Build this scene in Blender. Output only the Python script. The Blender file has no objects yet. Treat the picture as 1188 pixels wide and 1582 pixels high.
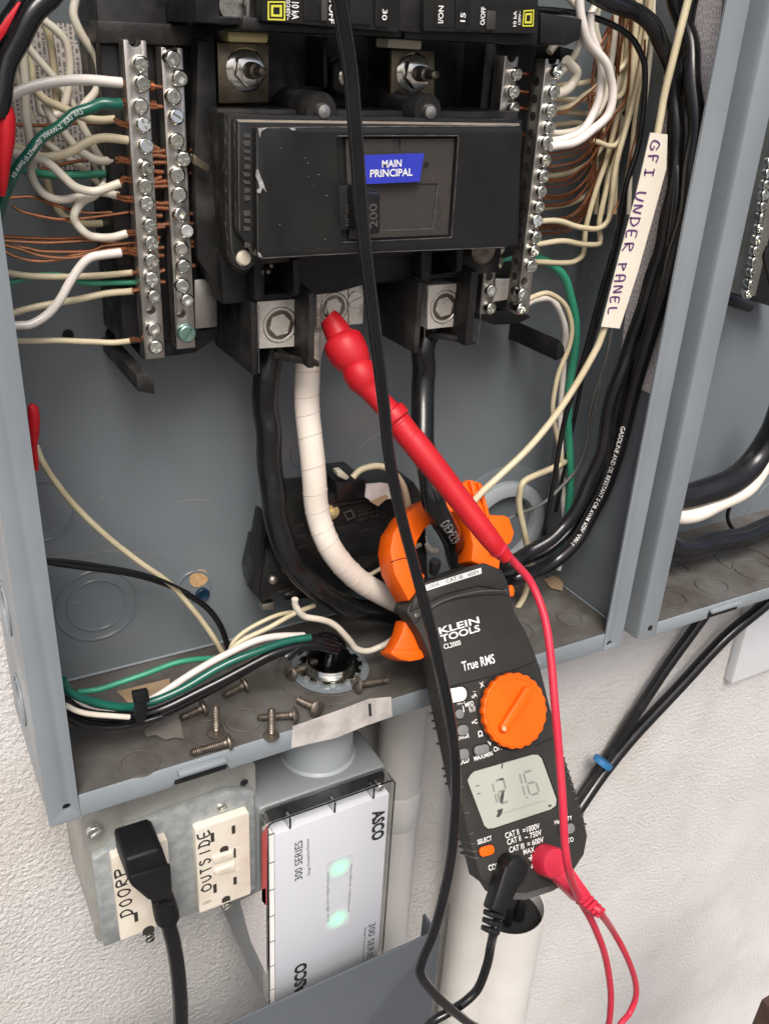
import bpy, bmesh, math, random
from mathutils import Vector as V, Matrix
from mathutils.geometry import tessellate_polygon
random.seed(7)
sc = bpy.context.scene
col = sc.collection
# ---------------------------------------------------------------- camera
FL, CX, CY, DCAM, ZCAM = 1423.607, 594.0, 791.0, 0.36035, 1.55
RR = ((0.8757199, -0.05031776, -0.47950622), (-0.17685482, 0.89134173, -0.4167196), (0.44848148, 0.45010031, 0.77150311))
def wv(a): return V((a[0], a[2], -a[1]))          # (right, down, into wall) -> world
cam = bpy.data.cameras.new('camera'); cam_o = bpy.data.objects.new('camera', cam); col.objects.link(cam_o)
cx_, cy_, cz_ = wv(RR[0]), -wv(RR[1]), -wv(RR[2])
m = Matrix((cx_, cy_, cz_)).transposed().to_4x4(); m.translation = V((0, -DCAM, ZCAM)); cam_o.matrix_world = m
cam.sensor_fit = 'HORIZONTAL'; cam.sensor_width = 36; cam.lens = 36*FL/1188; cam.clip_start = .01; cam.clip_end = 200
sc.camera = cam_o
# ---------------------------------------------------------------- light
EL, AZ = math.radians(54), math.radians(201)     # soft overcast sun: in front of the wall, high, a little to the side
w = bpy.data.worlds.new('World'); sc.world = w; w.use_nodes = True
nt = w.node_tree; bg = nt.nodes['Background']; sky = nt.nodes.new('ShaderNodeTexSky')
sky.sky_type = 'NISHITA'; sky.sun_disc = False; sky.sun_elevation = EL; sky.sun_rotation = AZ
sky.air_density = .8; sky.dust_density = 6.0; sky.ozone_density = 1.0
nt.links.new(sky.outputs[0], bg.inputs[0]); bg.inputs[1].default_value = .085
sun = bpy.data.lights.new('sun', 'SUN'); sun.energy = 1.7; sun.angle = math.radians(28); sun.color = (1, .965, .925)
so = bpy.data.objects.new('sun', sun); col.objects.link(so)
sd = V((math.sin(AZ)*math.cos(EL), math.cos(AZ)*math.cos(EL), math.sin(EL)))
so.rotation_euler = sd.to_track_quat('Z', 'Y').to_euler(); so.location = sd*3
sc.view_settings.view_transform = 'Standard'; sc.view_settings.look = 'None'; sc.view_settings.gamma = 1
sc.view_settings.exposure = .82
# ---------------------------------------------------------------- materials
def pm(name, c, rough=.5, metal=0, c2=None, sc2=40, mix=.5, bump=0, bsc=300, spec=.5, det=4, coat=0, rv=0, lo=.4, hi=.65, trans=0, emit=None):
    mt = bpy.data.materials.new(name); mt.use_nodes = True; n = mt.node_tree; b = n.nodes['Principled BSDF']; L = n.links.new
    b.inputs['Base Color'].default_value = (*c, 1); b.inputs['Roughness'].default_value = rough; b.inputs['Metallic'].default_value = metal
    b.inputs['Specular IOR Level'].default_value = spec; b.inputs['Coat Weight'].default_value = coat; b.inputs['Transmission Weight'].default_value = trans
    tc = n.nodes.new('ShaderNodeTexCoord')
    def noise(s, d=4):
        t = n.nodes.new('ShaderNodeTexNoise'); t.inputs['Scale'].default_value = s; t.inputs['Detail'].default_value = d; L(tc.outputs['Object'], t.inputs['Vector']); return t
    def rng(src, a0, a1, b0, b1):
        r = n.nodes.new('ShaderNodeMapRange'); r.inputs[1].default_value = a0; r.inputs[2].default_value = a1; r.inputs[3].default_value = b0; r.inputs[4].default_value = b1; L(src, r.inputs[0]); return r.outputs[0]
    if c2:
        t = noise(sc2, det); mx = n.nodes.new('ShaderNodeMix'); mx.data_type = 'RGBA'
        mx.inputs[6].default_value = (*c, 1); mx.inputs[7].default_value = (*c2, 1)
        L(rng(t.outputs[0], lo, hi, 0, mix), mx.inputs[0]); L(mx.outputs[2], b.inputs['Base Color'])
    if rv:
        t = noise(sc2*1.7 if c2 else 60, 5); L(rng(t.outputs[0], .3, .7, max(.03, rough-rv), min(1, rough+rv)), b.inputs['Roughness'])
    if bump:
        t = noise(bsc, 5); bp = n.nodes.new('ShaderNodeBump'); bp.inputs['Strength'].default_value = bump; bp.inputs['Distance'].default_value = .001
        L(t.outputs[0], bp.inputs['Height']); L(bp.outputs[0], b.inputs['Normal'])
    if emit: b.inputs['Emission Color'].default_value = (*emit[0], 1); b.inputs['Emission Strength'].default_value = emit[1]
    return mt
M = {}
M['paint'] = pm('grey enamel', (.245, .275, .295), .36, 0, (.19, .215, .232), 11, .7, .05, 420, det=7, rv=.12)
M['dirty'] = pm('dusty grey enamel', (.108, .104, .097), .6, 0, (.050, .042, .034), 48, .8, .10, 260, det=5, rv=.12, lo=.34, hi=.64)
M['inside'] = pm('grey enamel shaded inside', (.158, .180, .194), .24, 0, (.13, .148, .158), 7, .7, .04, 420, det=9, rv=.07, lo=.3, hi=.75)  # same enamel in a darker colour, standing in for shade inside the boxes
M['black'] = pm('black moulded plastic', (.011, .011, .0115), .40, 0, (.034, .032, .030), 90, .45, .08, 500, spec=.3, rv=.15, lo=.5, hi=.75)
M['dusty'] = pm('dusty black plastic', (.014, .0136, .013), .44, 0, (.066, .060, .053), 70, .55, .15, 400, spec=.3, rv=.15, lo=.48, hi=.72)
M['cover'] = pm('glossy black cover', (.013, .013, .0133), .20, 0, (.027, .028, .0235), 22, .6, .03, 600, spec=.35, rv=.08, lo=.45, hi=.75)  # lighter greenish patches paint a soft grey highlight into the black
M['brown'] = pm('dusty brown inset', (.042, .036, .031), .5, 0, (.03, .027, .024), 60, .6, .05, 600)
M['alu'] = pm('dull aluminium', (.50, .475, .44), .4, 1, (.36, .335, .30), 70, .6, .10, 700, rv=.1)
M['lug'] = pm('tin plated lug', (.80, .77, .69), .28, .45, (.62, .59, .52), 70, .6, .06, 800, rv=.1)
M['zinc'] = pm('zinc plated screw', (.72, .72, .67), .20, 1, (.50, .50, .45), 90, .6, .04, 900, rv=.06)
M['galv'] = pm('galvanized steel', (.34, .37, .375), .46, .45, (.50, .52, .51), 160, .7, .06, 500, det=2, rv=.12)
M['galvw'] = pm('weathered zinc', (.33, .33, .30), .5, .4, (.44, .44, .40), 50, .7, .10, 400, rv=.1)
M['steel'] = pm('dusty screw steel', (.22, .19, .155), .45, .8, (.11, .09, .07), 200, .8, .1, 800, rv=.15)
M['plate'] = pm('tarnished plate', (.24, .20, .145), .38, .8, (.11, .09, .06), 110, .8, .1, 600, rv=.12)
M['brass'] = pm('yellow tab', (.78, .66, .33), .38, .5, (.6, .5, .24), 120, .5)
M['cream'] = pm('cream tab', (.75, .70, .55), .5, 0, (.65, .6, .46), 150, .5)
M['chrome'] = pm('bright nut', (.80, .78, .72), .14, 1, (.5, .48, .42), 200, .4)
M['cu'] = pm('bare copper', (.50, .225, .12), .27, .9, (.30, .12, .055), 120, .6, .05, 700, rv=.1)
M['cud'] = pm('aged copper', (.30, .12, .06), .36, .8, (.18, .066, .03), 120, .6, .05, 700)
M['wwhite'] = pm('white insulation', (.64, .595, .50), .36, 0, (.52, .465, .36), 40, .7, .03, 500, coat=.1, rv=.08)
M['wcream'] = pm('cream insulation', (.58, .51, .345), .4, 0, (.44, .37, .23), 35, .8, .03, 500, rv=.08)
M['wpink'] = pm('bright white insulation', (.70, .655, .60), .3, 0, (.62, .56, .50), 40, .5, coat=.2)
M['wgreen'] = pm('green insulation', (.005, .085, .060), .28, 0, (.008, .125, .08), 60, .6, coat=.2)
M['wgreen2'] = pm('light green insulation', (.035, .27, .16), .36, 0, (.024, .19, .11), 50, .6)
M['wgrey'] = pm('grey insulation', (.10, .10, .095), .5)
M['wblack'] = pm('black insulation', (.005, .005, .006), .16, 0, (.010, .010, .010), 80, .5, .03, 400, spec=.5, rv=.05)
M['wdust'] = pm('dusty black insulation', (.008, .008, .009), .22, 0, (.026, .0245, .023), 50, .4, .05, 500, spec=.5, rv=.08, lo=.5, hi=.75)
M['trough'] = pm('blue grey enamel', (.092, .103, .116), .45, 0, (.078, .088, .1), 20, .6, .05, 700, spec=.3)
M['dustbeige'] = pm('settled dust', (.33, .28, .23), .7, 0, (.18, .15, .125), 90, .7)
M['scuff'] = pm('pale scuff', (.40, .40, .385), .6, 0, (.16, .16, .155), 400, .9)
M['edgelight'] = pm('dusty edge highlight', (.10, .10, .095), .4, 0, (.03, .03, .03), 160, .9)  # pale grey for painted highlights and dust along moulded edges
M['socket'] = pm('socket steel', (.27, .23, .185), .38, .9, (.17, .14, .11), 150, .6)
M['rubber'] = pm('black rubber', (.007, .007, .0075), .42, 0, (.012, .012, .012), 90, .5, .05, 600, spec=.3)
M['tape'] = pm('white tape', (.74, .68, .60), .4, 0, (.64, .56, .47), 25, .6, .05, 300)
M['seam'] = pm('tape seam', (.52, .45, .38), .6)
M['red'] = pm('red silicone', (.45, .008, .015), .46, 0, (.52, .016, .024), 60, .6, .06, 900, spec=.35, rv=.08)
M['redlead'] = pm('red lead', (.52, .022, .05), .38, 0, (.58, .045, .075), 40, .5, spec=.35)
M['orange'] = pm('orange plastic', (.84, .120, .003), .42, 0, (.77, .10, .004), 50, .5, .02, 800, spec=.25)
M['meter'] = pm('charcoal plastic', (.024, .0235, .0205), .5, 0, (.032, .030, .026), 60, .6, .12, 1800, spec=.28, rv=.06)
M['meter2'] = pm('grey grip rubber', (.06, .06, .058), .55, 0, (.085, .085, .082), 60, .6, .1, 900)
M['button'] = pm('grey button', (.17, .17, .165), .5)
M['print'] = pm('white print', (.78, .78, .75), .5)
M['lcd'] = pm('grey display', (.36, .38, .32), .18, 0, (.40, .41, .35), 12, .6, coat=.6)
M['seg'] = pm('display segment', (.21, .22, .19), .3)
M['bleed'] = pm('display bleed', (.05, .05, .045), .3)
M['ink'] = pm('black ink', (.02, .02, .02), .6)
M['inkg'] = pm('dark grey ink', (.06, .06, .065), .5)
M['purple'] = pm('purple marker', (.12, .05, .16), .5)
M['blue'] = pm('blue label', (.028, .04, .42), .4, 0, (.035, .05, .47), 30, .5)
M['yellow'] = pm('yellow print', (.62, .60, .06), .5)
M['emboss'] = pm('raised letters', (.06, .055, .05), .5)
M['paper'] = pm('paper label', (.56, .53, .50), .6, 0, (.36, .33, .31), 90, .8)
M['flag'] = pm('masking flag', (.76, .71, .60), .6, 0, (.70, .63, .52), 40, .5)
M['ivory'] = pm('ivory plastic', (.70, .655, .56), .36, 0, (.56, .49, .38), 45, .7, lo=.45, hi=.7)
M['slot'] = pm('dark slot', (.03, .025, .02), .7)
M['hole'] = pm('dark hole', (.006, .006, .006), .9)
M['cork'] = pm('plywood', (.55, .36, .18), .8, 0, (.32, .19, .08), 700, .8, .3, 900)
M['teal'] = pm('blue plastic plug', (.004, .022, .045), .3)
M['asco'] = pm('white label plate', (.54, .56, .60), .3, 0, (.52, .54, .575), 20, .4, spec=.4)
M['clear'] = pm('clear plastic', (.95, .96, .96), .06, trans=1, spec=.5)
M['housing'] = pm('grey housing', (.19, .205, .21), .42, 0, (.165, .18, .185), 20, .6, .05, 700)
M['hub'] = pm('grey hub plastic', (.33, .36, .375), .3, 0, (.28, .31, .325), 25, .6, .03, 600)
M['pvc'] = pm('painted conduit', (.64, .625, .595), .5, 0, (.56, .54, .50), 18, .7, .2, 160, spec=.3, rv=.1)
M['caulk'] = pm('grimy caulk', (.50, .455, .36), .85, 0, (.06, .048, .032), 110, .95, .5, 180, lo=.44, hi=.60)
M['redlabel'] = pm('red label', (.55, .03, .04), .35)
M['card'] = pm('brown card', (.36, .26, .16), .8, 0, (.22, .15, .09), 60, .6)
M['film'] = pm('dusty tape film', (.165, .152, .135), .38, 0, (.10, .09, .078), 30, .7)
M['bluetape'] = pm('blue tape', (.02, .14, .33), .5)
M['cordblack'] = pm('black plug', (.006, .006, .0065), .5, 0, (.010, .010, .011), 60, .5, .08, 700, spec=.25)
M['wood'] = pm('dark brown wood', (.05, .028, .018), .6, 0, (.09, .05, .03), 60, .7)
M['boxgrey'] = pm('pale grey enamel', (.70, .72, .735), .5, 0, (.64, .66, .68), 20, .5)
def printed(name, paper, ink, sx, sz, rot=0, dens=.5, rz=0):
    """paper with rows of fine print too small to read"""
    mt = bpy.data.materials.new(name); mt.use_nodes = True; n = mt.node_tree; b = n.nodes['Principled BSDF']; L = n.links.new
    tc = n.nodes.new('ShaderNodeTexCoord'); mp = n.nodes.new('ShaderNodeMapping'); mp.inputs['Rotation'].default_value = (0, rot, rz); mp.inputs['Scale'].default_value = (sx, sx, sz)
    L(tc.outputs['Object'], mp.inputs[0]); sp = n.nodes.new('ShaderNodeSeparateXYZ'); L(mp.outputs[0], sp.inputs[0])
    fl = n.nodes.new('ShaderNodeMath'); fl.operation = 'FLOOR'; L(sp.outputs[0], fl.inputs[0])
    fr = n.nodes.new('ShaderNodeMath'); fr.operation = 'FRACT'; L(sp.outputs[0], fr.inputs[0])
    gt = n.nodes.new('ShaderNodeMath'); gt.operation = 'LESS_THAN'; gt.inputs[1].default_value = .58; L(fr.outputs[0], gt.inputs[0])
    cb = n.nodes.new('ShaderNodeCombineXYZ'); L(fl.outputs[0], cb.inputs[0]); L(sp.outputs[2], cb.inputs[2])
    ns = n.nodes.new('ShaderNodeTexNoise'); ns.inputs['Scale'].default_value = 1; ns.inputs['Detail'].default_value = 3; L(cb.outputs[0], ns.inputs['Vector'])
    g2 = n.nodes.new('ShaderNodeMath'); g2.operation = 'GREATER_THAN'; g2.inputs[1].default_value = dens; L(ns.outputs[0], g2.inputs[0])
    mu = n.nodes.new('ShaderNodeMath'); mu.operation = 'MULTIPLY'; L(gt.outputs[0], mu.inputs[0]); L(g2.outputs[0], mu.inputs[1])
    m2 = n.nodes.new('ShaderNodeMath'); m2.operation = 'MULTIPLY'; m2.inputs[1].default_value = .8; L(mu.outputs[0], m2.inputs[0])
    mx = n.nodes.new('ShaderNodeMix'); mx.data_type = 'RGBA'; mx.inputs[6].default_value = (*paper, 1); mx.inputs[7].default_value = (*ink, 1)
    L(m2.outputs[0], mx.inputs[0]); L(mx.outputs[2], b.inputs['Base Color']); b.inputs['Roughness'].default_value = .55
    return mt
M['sheet'] = printed('instruction sheet', (.62, .57, .53), (.10, .09, .09), 520, 560, 0, .49)
M['sheet2'] = printed('fine print sheet', (.82, .775, .76), (.44, .41, .42), 520, 520, 0, .49, math.pi/2)
def stucco():
    mt = bpy.data.materials.new('painted stucco'); mt.use_nodes = True; n = mt.node_tree; b = n.nodes['Principled BSDF']; L = n.links.new
    tc = n.nodes.new('ShaderNodeTexCoord')
    def noise(s, d, r=.5):
        t = n.nodes.new('ShaderNodeTexNoise'); t.inputs['Scale'].default_value = s; t.inputs['Detail'].default_value = d; t.inputs['Roughness'].default_value = r; L(tc.outputs['Object'], t.inputs['Vector']); return t.outputs[0]
    cr = n.nodes.new('ShaderNodeValToRGB'); cr.color_ramp.elements[0].position = .3; cr.color_ramp.elements[0].color = (.58, .565, .545, 1)
    cr.color_ramp.elements[1].position = .7; cr.color_ramp.elements[1].color = (.68, .67, .655, 1); L(noise(9, 5), cr.inputs[0]); L(cr.outputs[0], b.inputs['Base Color'])
    st = n.nodes.new('ShaderNodeMapRange'); st.inputs[1].default_value = .52; st.inputs[2].default_value = .74; st.inputs[3].default_value = 0; st.inputs[4].default_value = .45; L(noise(5.5, 8, .65), st.inputs[0])
    sm = n.nodes.new('ShaderNodeMix'); sm.data_type = 'RGBA'; sm.inputs[7].default_value = (.40, .35, .28, 1); L(st.outputs[0], sm.inputs[0]); L(cr.outputs[0], sm.inputs[6]); L(sm.outputs[2], b.inputs['Base Color'])
    ad = n.nodes.new('ShaderNodeMath'); ad.operation = 'MULTIPLY_ADD'; ad.inputs[1].default_value = .35; L(noise(620, 4), ad.inputs[0]); L(noise(280, 5, .55), ad.inputs[2])
    bp = n.nodes.new('ShaderNodeBump'); bp.inputs['Strength'].default_value = .75; bp.inputs['Distance'].default_value = .0038
    bm_ = n.nodes.new('ShaderNodeMapRange'); bm_.inputs[1].default_value = .3; bm_.inputs[2].default_value = .7; bm_.inputs[3].default_value = .0016; bm_.inputs[4].default_value = .0044; L(noise(4, 3), bm_.inputs[0]); L(bm_.outputs[0], bp.inputs['Distance']); L(ad.outputs[0], bp.inputs['Height']); L(bp.outputs[0], b.inputs['Normal']); b.inputs['Roughness'].default_value = .62
    return mt
M['stucco'] = stucco()
# ---------------------------------------------------------------- geometry helpers
CAM = V((0, -DCAM, ZCAM))
def ray(px, py):
    c = ((px-CX)/FL, (py-CY)/FL, 1)
    return wv([sum(RR[i][k]*c[i] for i in range(3)) for k in range(3)])
def P(px, py, Y): r = ray(px, py); return CAM + r*((Y+DCAM)/r.y)
def PX(px, py, X): r = ray(px, py); return CAM + r*(X/r.x)
def PZ(px, py, Z): r = ray(px, py); return CAM + r*((Z-ZCAM)/r.z)
def camz(p): return (p-CAM).dot(wv(RR[2]))
class F:
    """a plane in the scene with its own axes"""
    def __init__(s, o, ex, ey): s.o = V(o); s.ex = V(ex).normalized(); s.ey = V(ey).normalized(); s.n = s.ex.cross(s.ey)
    def at(s, u, v, h=0): return s.o + s.ex*u + s.ey*v + s.n*h
    def uv(s, px, py, h=0):
        r = ray(px, py); t = (s.o + s.n*h - CAM).dot(s.n)/r.dot(s.n); q = CAM + r*t - s.o; return (q.dot(s.ex), q.dot(s.ey))
def FY(Y): return F((0, Y, 0), (1, 0, 0), (0, 0, 1))     # faces the viewer
def FZ(Z): return F((0, 0, Z), (1, 0, 0), (0, 1, 0))     # faces up
def FX(X): return F((X, 0, 0), (0, -1, 0), (0, 0, 1))    # faces -x
def circ(u, v, r, n=24, a0=0): return [(u+r*math.cos(a0+2*math.pi*i/n), v+r*math.sin(a0+2*math.pi*i/n)) for i in range(n)]
def rrect(u0, u1, v0, v1, r, n=5):
    o = []
    for cx, cy, a in ((u1-r, v1-r, 0), (u0+r, v1-r, 90), (u0+r, v0+r, 180), (u1-r, v0+r, 270)):
        for i in range(n+1): t = math.radians(a+90*i/n); o.append((cx+r*math.cos(t), cy+r*math.sin(t)))
    return o
def smooth_path(pts, n=7):
    """centripetal-ish Catmull-Rom through points"""
    if len(pts) < 3: return [p.copy() for p in pts]
    q = [pts[0]*2-pts[1]] + pts + [pts[-1]*2-pts[-2]]; out = []
    for i in range(1, len(q)-2):
        a, b, c, d = q[i-1:i+3]
        for k in range(n):
            t = k/n; out.append(((b*2)+(c-a)*t+(a*2-b*5+c*4-d)*t*t+(b*3-a-c*3+d)*t**3)*.5)
    out.append(pts[-1].copy()); return out
def smooth_closed(uv, n=4):
    k = len(uv); out = []
    for i in range(k):
        a, b, c, d = (V(uv[(i+j-1) % k]) for j in range(4))
        for s in range(n):
            t = s/n; p = ((b*2)+(c-a)*t+(a*2-b*5+c*4-d)*t*t+(b*3-a-c*3+d)*t**3)*.5; out.append((p.x, p.y))
    return out
def area(l): return sum(l[i-1][0]*l[i][1]-l[i][0]*l[i-1][1] for i in range(len(l)))
class MB:
    def __init__(s): s.v = []; s.f = []
    def add(s, vs, fs): k = len(s.v); s.v += vs; s.f += [[i+k for i in f] for f in fs]; return s
    def plate(s, fr, outer, h0, h1, holes=(), pock=()):
        """slab between heights h0 < h1 on a frame; holes go through, pock = (loop, floor height) are recesses"""
        L = [list(outer) if area(outer) > 0 else list(outer)[::-1]] + [list(h)[::-1] if area(h) > 0 else list(h) for h in holes] 
        Q = [(list(h)[::-1] if area(h) > 0 else list(h), d) for h, d in pock]
        top = L + [q[0] for q in Q]
        def cap(loops, h, flip):
            fl = [p for l in loops for p in l]
            vs = [fr.at(p[0], p[1], h) for p in fl]
            if len(loops) == 1 and len(loops[0]) <= 4: fs = [list(range(len(fl)))]; 
            else: fs = [list(t) for t in tessellate_polygon([[V((p[0], p[1], 0)) for p in l] for l in loops])]
            g = []
            for f in fs:
                a = sum(fl[f[i-1]][0]*fl[f[i]][1]-fl[f[i]][0]*fl[f[i-1]][1] for i in range(len(f)))
                g.append(f if (a > 0) != flip else f[::-1])
            s.add(vs, g)
        cap(top, h1, False); cap(L, h0, True)
        def wall(l, a, b):
            n = len(l); vs = [fr.at(p[0], p[1], a) for p in l] + [fr.at(p[0], p[1], b) for p in l]
            s.add(vs, [[i, (i+1) % n, n+(i+1) % n, n+i] for i in range(n)])
        for l in L: wall(l, h0, h1)
        for l, d in Q: wall(l, d, h1); cap([l[::-1]], d, False)
        return s
    def pp(s, fr, pix, h0, h1, ph=None, holes=(), pock=()):
        """same, outlines given as photo pixels read on the plane at height ph (default h1)"""
        ph = h1 if ph is None else ph
        u = lambda l: [fr.uv(x, y, ph) for x, y in l]
        return s.plate(fr, u(pix), h0, h1, [u(h) for h in holes], [(u(h), d) for h, d in pock])
    def box(s, x0, x1, y0, y1, z0, z1):
        return s.plate(F((0, 0, 0), (1, 0, 0), (0, 0, 1)), [(x0, z0), (x1, z0), (x1, z1), (x0, z1)], -y1, -y0)
    def tube(s, pts, r, n=10, cap=True, flat=None):
        k = len(pts); rr = r if isinstance(r, (list, tuple)) else [r]*k
        t0 = (pts[1]-pts[0]).normalized(); up = V((0, 0, 1)) if abs(t0.z) < .9 else V((1, 0, 0))
        nn = (up - t0*up.dot(t0)).normalized(); vs = []; fs = []
        for i in range(k):
            t = (pts[min(i+1, k-1)]-pts[max(i-1, 0)]); t = t.normalized() if t.length > 1e-9 else t0
            nn = nn - t*nn.dot(t); nn = nn.normalized() if nn.length > 1e-6 else t.orthogonal().normalized()
            b = t.cross(nn); t0 = t
            for j in range(n): a = 2*math.pi*j/n; vs.append(pts[i]+(nn*math.cos(a)+b*math.sin(a))*rr[i])
        for i in range(k-1):
            for j in range(n): fs.append([i*n+j, i*n+(j+1) % n, (i+1)*n+(j+1) % n, (i+1)*n+j])
        if cap: fs.append(list(range(n))[::-1]); fs.append([(k-1)*n+j for j in range(n)])
        return s.add(vs, fs)
    def rev(s, o, ax, prof, n=24, cap=True):
        """profile (radius, height) turned about an axis"""
        o = V(o); ax = V(ax).normalized(); e = ax.orthogonal().normalized(); b = ax.cross(e); vs = []; fs = []
        for r, h in prof:
            for j in range(n): a = 2*math.pi*j/n; vs.append(o+ax*h+(e*math.cos(a)+b*math.sin(a))*max(r, 1e-6))
        for i in range(len(prof)-1):
            for j in range(n): fs.append([i*n+j, i*n+(j+1) % n, (i+1)*n+(j+1) % n, (i+1)*n+j])
        if cap and prof[0][0] > 1e-5: fs.append(list(range(n))[::-1])
        if cap and prof[-1][0] > 1e-5: fs.append([(len(prof)-1)*n+j for j in range(n)])
        return s.add(vs, fs)
    def build(s, name, mat, parent=None, bev=0, seg=2, ang=38, local=False, wn=True):
        bm = bmesh.new(); vv = [bm.verts.new(v) for v in s.v]
        for f in s.f:
            try: bm.faces.new([vv[i] for i in f])
            except ValueError: pass
        bmesh.ops.remove_doubles(bm, verts=bm.verts, dist=2e-6)
        bmesh.ops.recalc_face_normals(bm, faces=bm.faces)
        if bev:
            ed = [e for e in bm.edges if len(e.link_faces) == 2 and e.calc_face_angle(0) > math.radians(30)]
            bmesh.ops.bevel(bm, geom=ed, offset=bev, segments=seg, profile=.5, affect='EDGES', clamp_overlap=True)
        for f in bm.faces: f.smooth = True
        for e in bm.edges:
            if len(e.link_faces) != 2 or e.calc_face_angle(0) > math.radians(ang): e.smooth = False
        if parent is None and not local:
            lo = V((min(v.co.x for v in bm.verts)+max(v.co.x for v in bm.verts), 0, 0))/2
            loc = V((lo.x, sum(v.co.y for v in bm.verts)/len(bm.verts), min(v.co.z for v in bm.verts)))
        else:
            loc = V((0, 0, 0)); r = parent
            while r is not None: loc = loc + r.location; r = r.parent
        bmesh.ops.translate(bm, verts=bm.verts, vec=-loc)
        me = bpy.data.meshes.new(name); bm.to_mesh(me); bm.free()
        me.materials.append(M[mat])
        o = bpy.data.objects.new(name, me); col.objects.link(o)
        if parent is None: o.location = loc if not local else (0, 0, 0)
        else: o.parent = parent
        return o
def tag(o, label, cat, group=None, kind=None):
    if label: o['label'] = label
    if cat: o['category'] = cat
    if group: o['group'] = group
    if kind: o['kind'] = kind
    return o
def thing(name, loc, label, cat, group=None):
    o = bpy.data.objects.new(name, None); col.objects.link(o); o.location = loc; o.empty_display_size = .01
    return tag(o, label, cat, group)
def place(me_obj, name, pos, axis, spin, parent, scale=1):
    """linked copy of a small piece, its +Z turned to axis"""
    o = bpy.data.objects.new(name, me_obj.data); col.objects.link(o)
    q = V(axis).normalized().to_track_quat('Z', 'Y').to_matrix().to_4x4() @ Matrix.Rotation(spin, 4, 'Z') @ Matrix.Scale(scale, 4)
    r = parent; loc = V(pos)
    while r is not None: loc = loc - r.location; r = r.parent
    q.translation = loc; o.parent = parent; o.matrix_basis = q
    return o
_tc = {}
def glyphs(s, bold=0, space=1):
    k = (s, bold, space)
    if k not in _tc:
        cu = bpy.data.curves.new('t', 'FONT'); cu.body = s; cu.size = 1; cu.offset = bold; cu.space_character = space; cu.resolution_u = 3
        ob = bpy.data.objects.new('t', cu); me = bpy.data.meshes.new_from_object(ob)
        vs = [(v.co.x, v.co.y) for v in me.vertices]; fs = [list(p.vertices) for p in me.polygons]
        bpy.data.objects.remove(ob); bpy.data.curves.remove(cu); bpy.data.meshes.remove(me)
        _tc[k] = (vs, fs)
    return _tc[k]
def text(mb, fr, s, p0, p1, hgt=None, h=.0002, bold=.0, px=True, slant=0):
    """flat lettering whose baseline runs p0 -> p1 on a frame; hgt = cap height (m)"""
    vs, fs = glyphs(s, bold); a, b = (V(fr.uv(*p0, h)), V(fr.uv(*p1, h))) if px else (V(p0), V(p1))
    x0 = min(v[0] for v in vs); x1 = max(v[0] for v in vs); d = b-a; L = d.length; e = d/L; g = V((-e.y, e.x))
    sx = L/(x1-x0); ch = .70; sy = (hgt/ch) if hgt else sx
    mb.add([fr.at(*(a+e*((x-x0)*sx+slant*y*sy)+g*(y*sy)), h) for x, y in vs], fs)
STK = {'G': [[(.9, .85), (.5, 1), (.1, .7), (.1, .3), (.5, 0), (.9, .2), (.9, .45), (.55, .45)]], 'F': [[(.15, 0), (.15, 1), (.9, 1)], [(.15, .55), (.7, .55)]],
 'I': [[(.5, 0), (.5, 1)], [(.15, 1), (.85, 1)], [(.15, 0), (.85, 0)]], 'i': [[(.5, 0), (.5, 1)]], 'U': [[(.1, 1), (.12, .25), (.45, 0), (.85, .25), (.88, 1)]],
 'N': [[(.1, 0), (.15, 1), (.8, 0), (.9, 1)]], 'D': [[(.15, 0), (.15, 1)], [(0, 1), (.6, .95), (.95, .5), (.6, .05), (0, 0)]],
 'E': [[(.9, 1), (.15, .95), (.15, 0), (.9, 0)], [(.15, .5), (.75, .5)]], 'R': [[(.15, 0), (.15, 1), (.75, .95), (.85, .7), (.15, .45), (.9, 0)]],
 'P': [[(.15, 0), (.15, 1)], [(0, .95), (.8, .9), (.85, .6), (.15, .45)]], 'A': [[(.05, 0), (.25, 1), (.85, .95), (.9, 0)], [(.1, .45), (.9, .5)]],
 'L': [[(.2, 1), (.15, 0), (.9, .05)]], 'O': [[(.5, 1), (.1, .7), (.15, .2), (.55, 0), (.9, .35), (.85, .8), (.45, 1)]],
 'T': [[(.5, 0), (.5, 1)], [(.05, 1), (.95, 1)]], 'S': [[(.85, .85), (.4, 1), (.15, .75), (.8, .35), (.6, 0), (.1, .1)]]}
def hand(mb, fr, s, p0, p1, hgt, wid, h=.0002, jit=.10):
    """handwriting in pen strokes along p0 -> p1"""
    a, b = V(fr.uv(*p0, h)), V(fr.uv(*p1, h)); d = b-a; L = d.length; e = d/L; g = V((-e.y, e.x)); st = L/len(s); rnd = random.Random(s)
    for i, c in enumerate(s):
        if c == ' ': continue
        for line in STK[c]:
            q = [a+e*(st*(i+.12+.72*(x+rnd.uniform(-jit, jit))))+g*(hgt*(y+rnd.uniform(-jit, jit))) for x, y in line]
            q = [V((p.x, p.y)) for p in smooth_path([V((p.x, p.y, 0)) for p in q], 4)]
            L1 = []; R1 = []
            for k in range(len(q)):
                t = (q[min(k+1, len(q)-1)]-q[max(k-1, 0)]); t = t.normalized() if t.length > 0 else e; nn = V((-t.y, t.x))*wid/2
                L1.append(q[k]+nn); R1.append(q[k]-nn)
            n = len(q); mb.add([fr.at(p.x, p.y, h+i*1e-6) for p in L1+R1], [[k, k+1, n+k+1, n+k] for k in range(n-1)])
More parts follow.
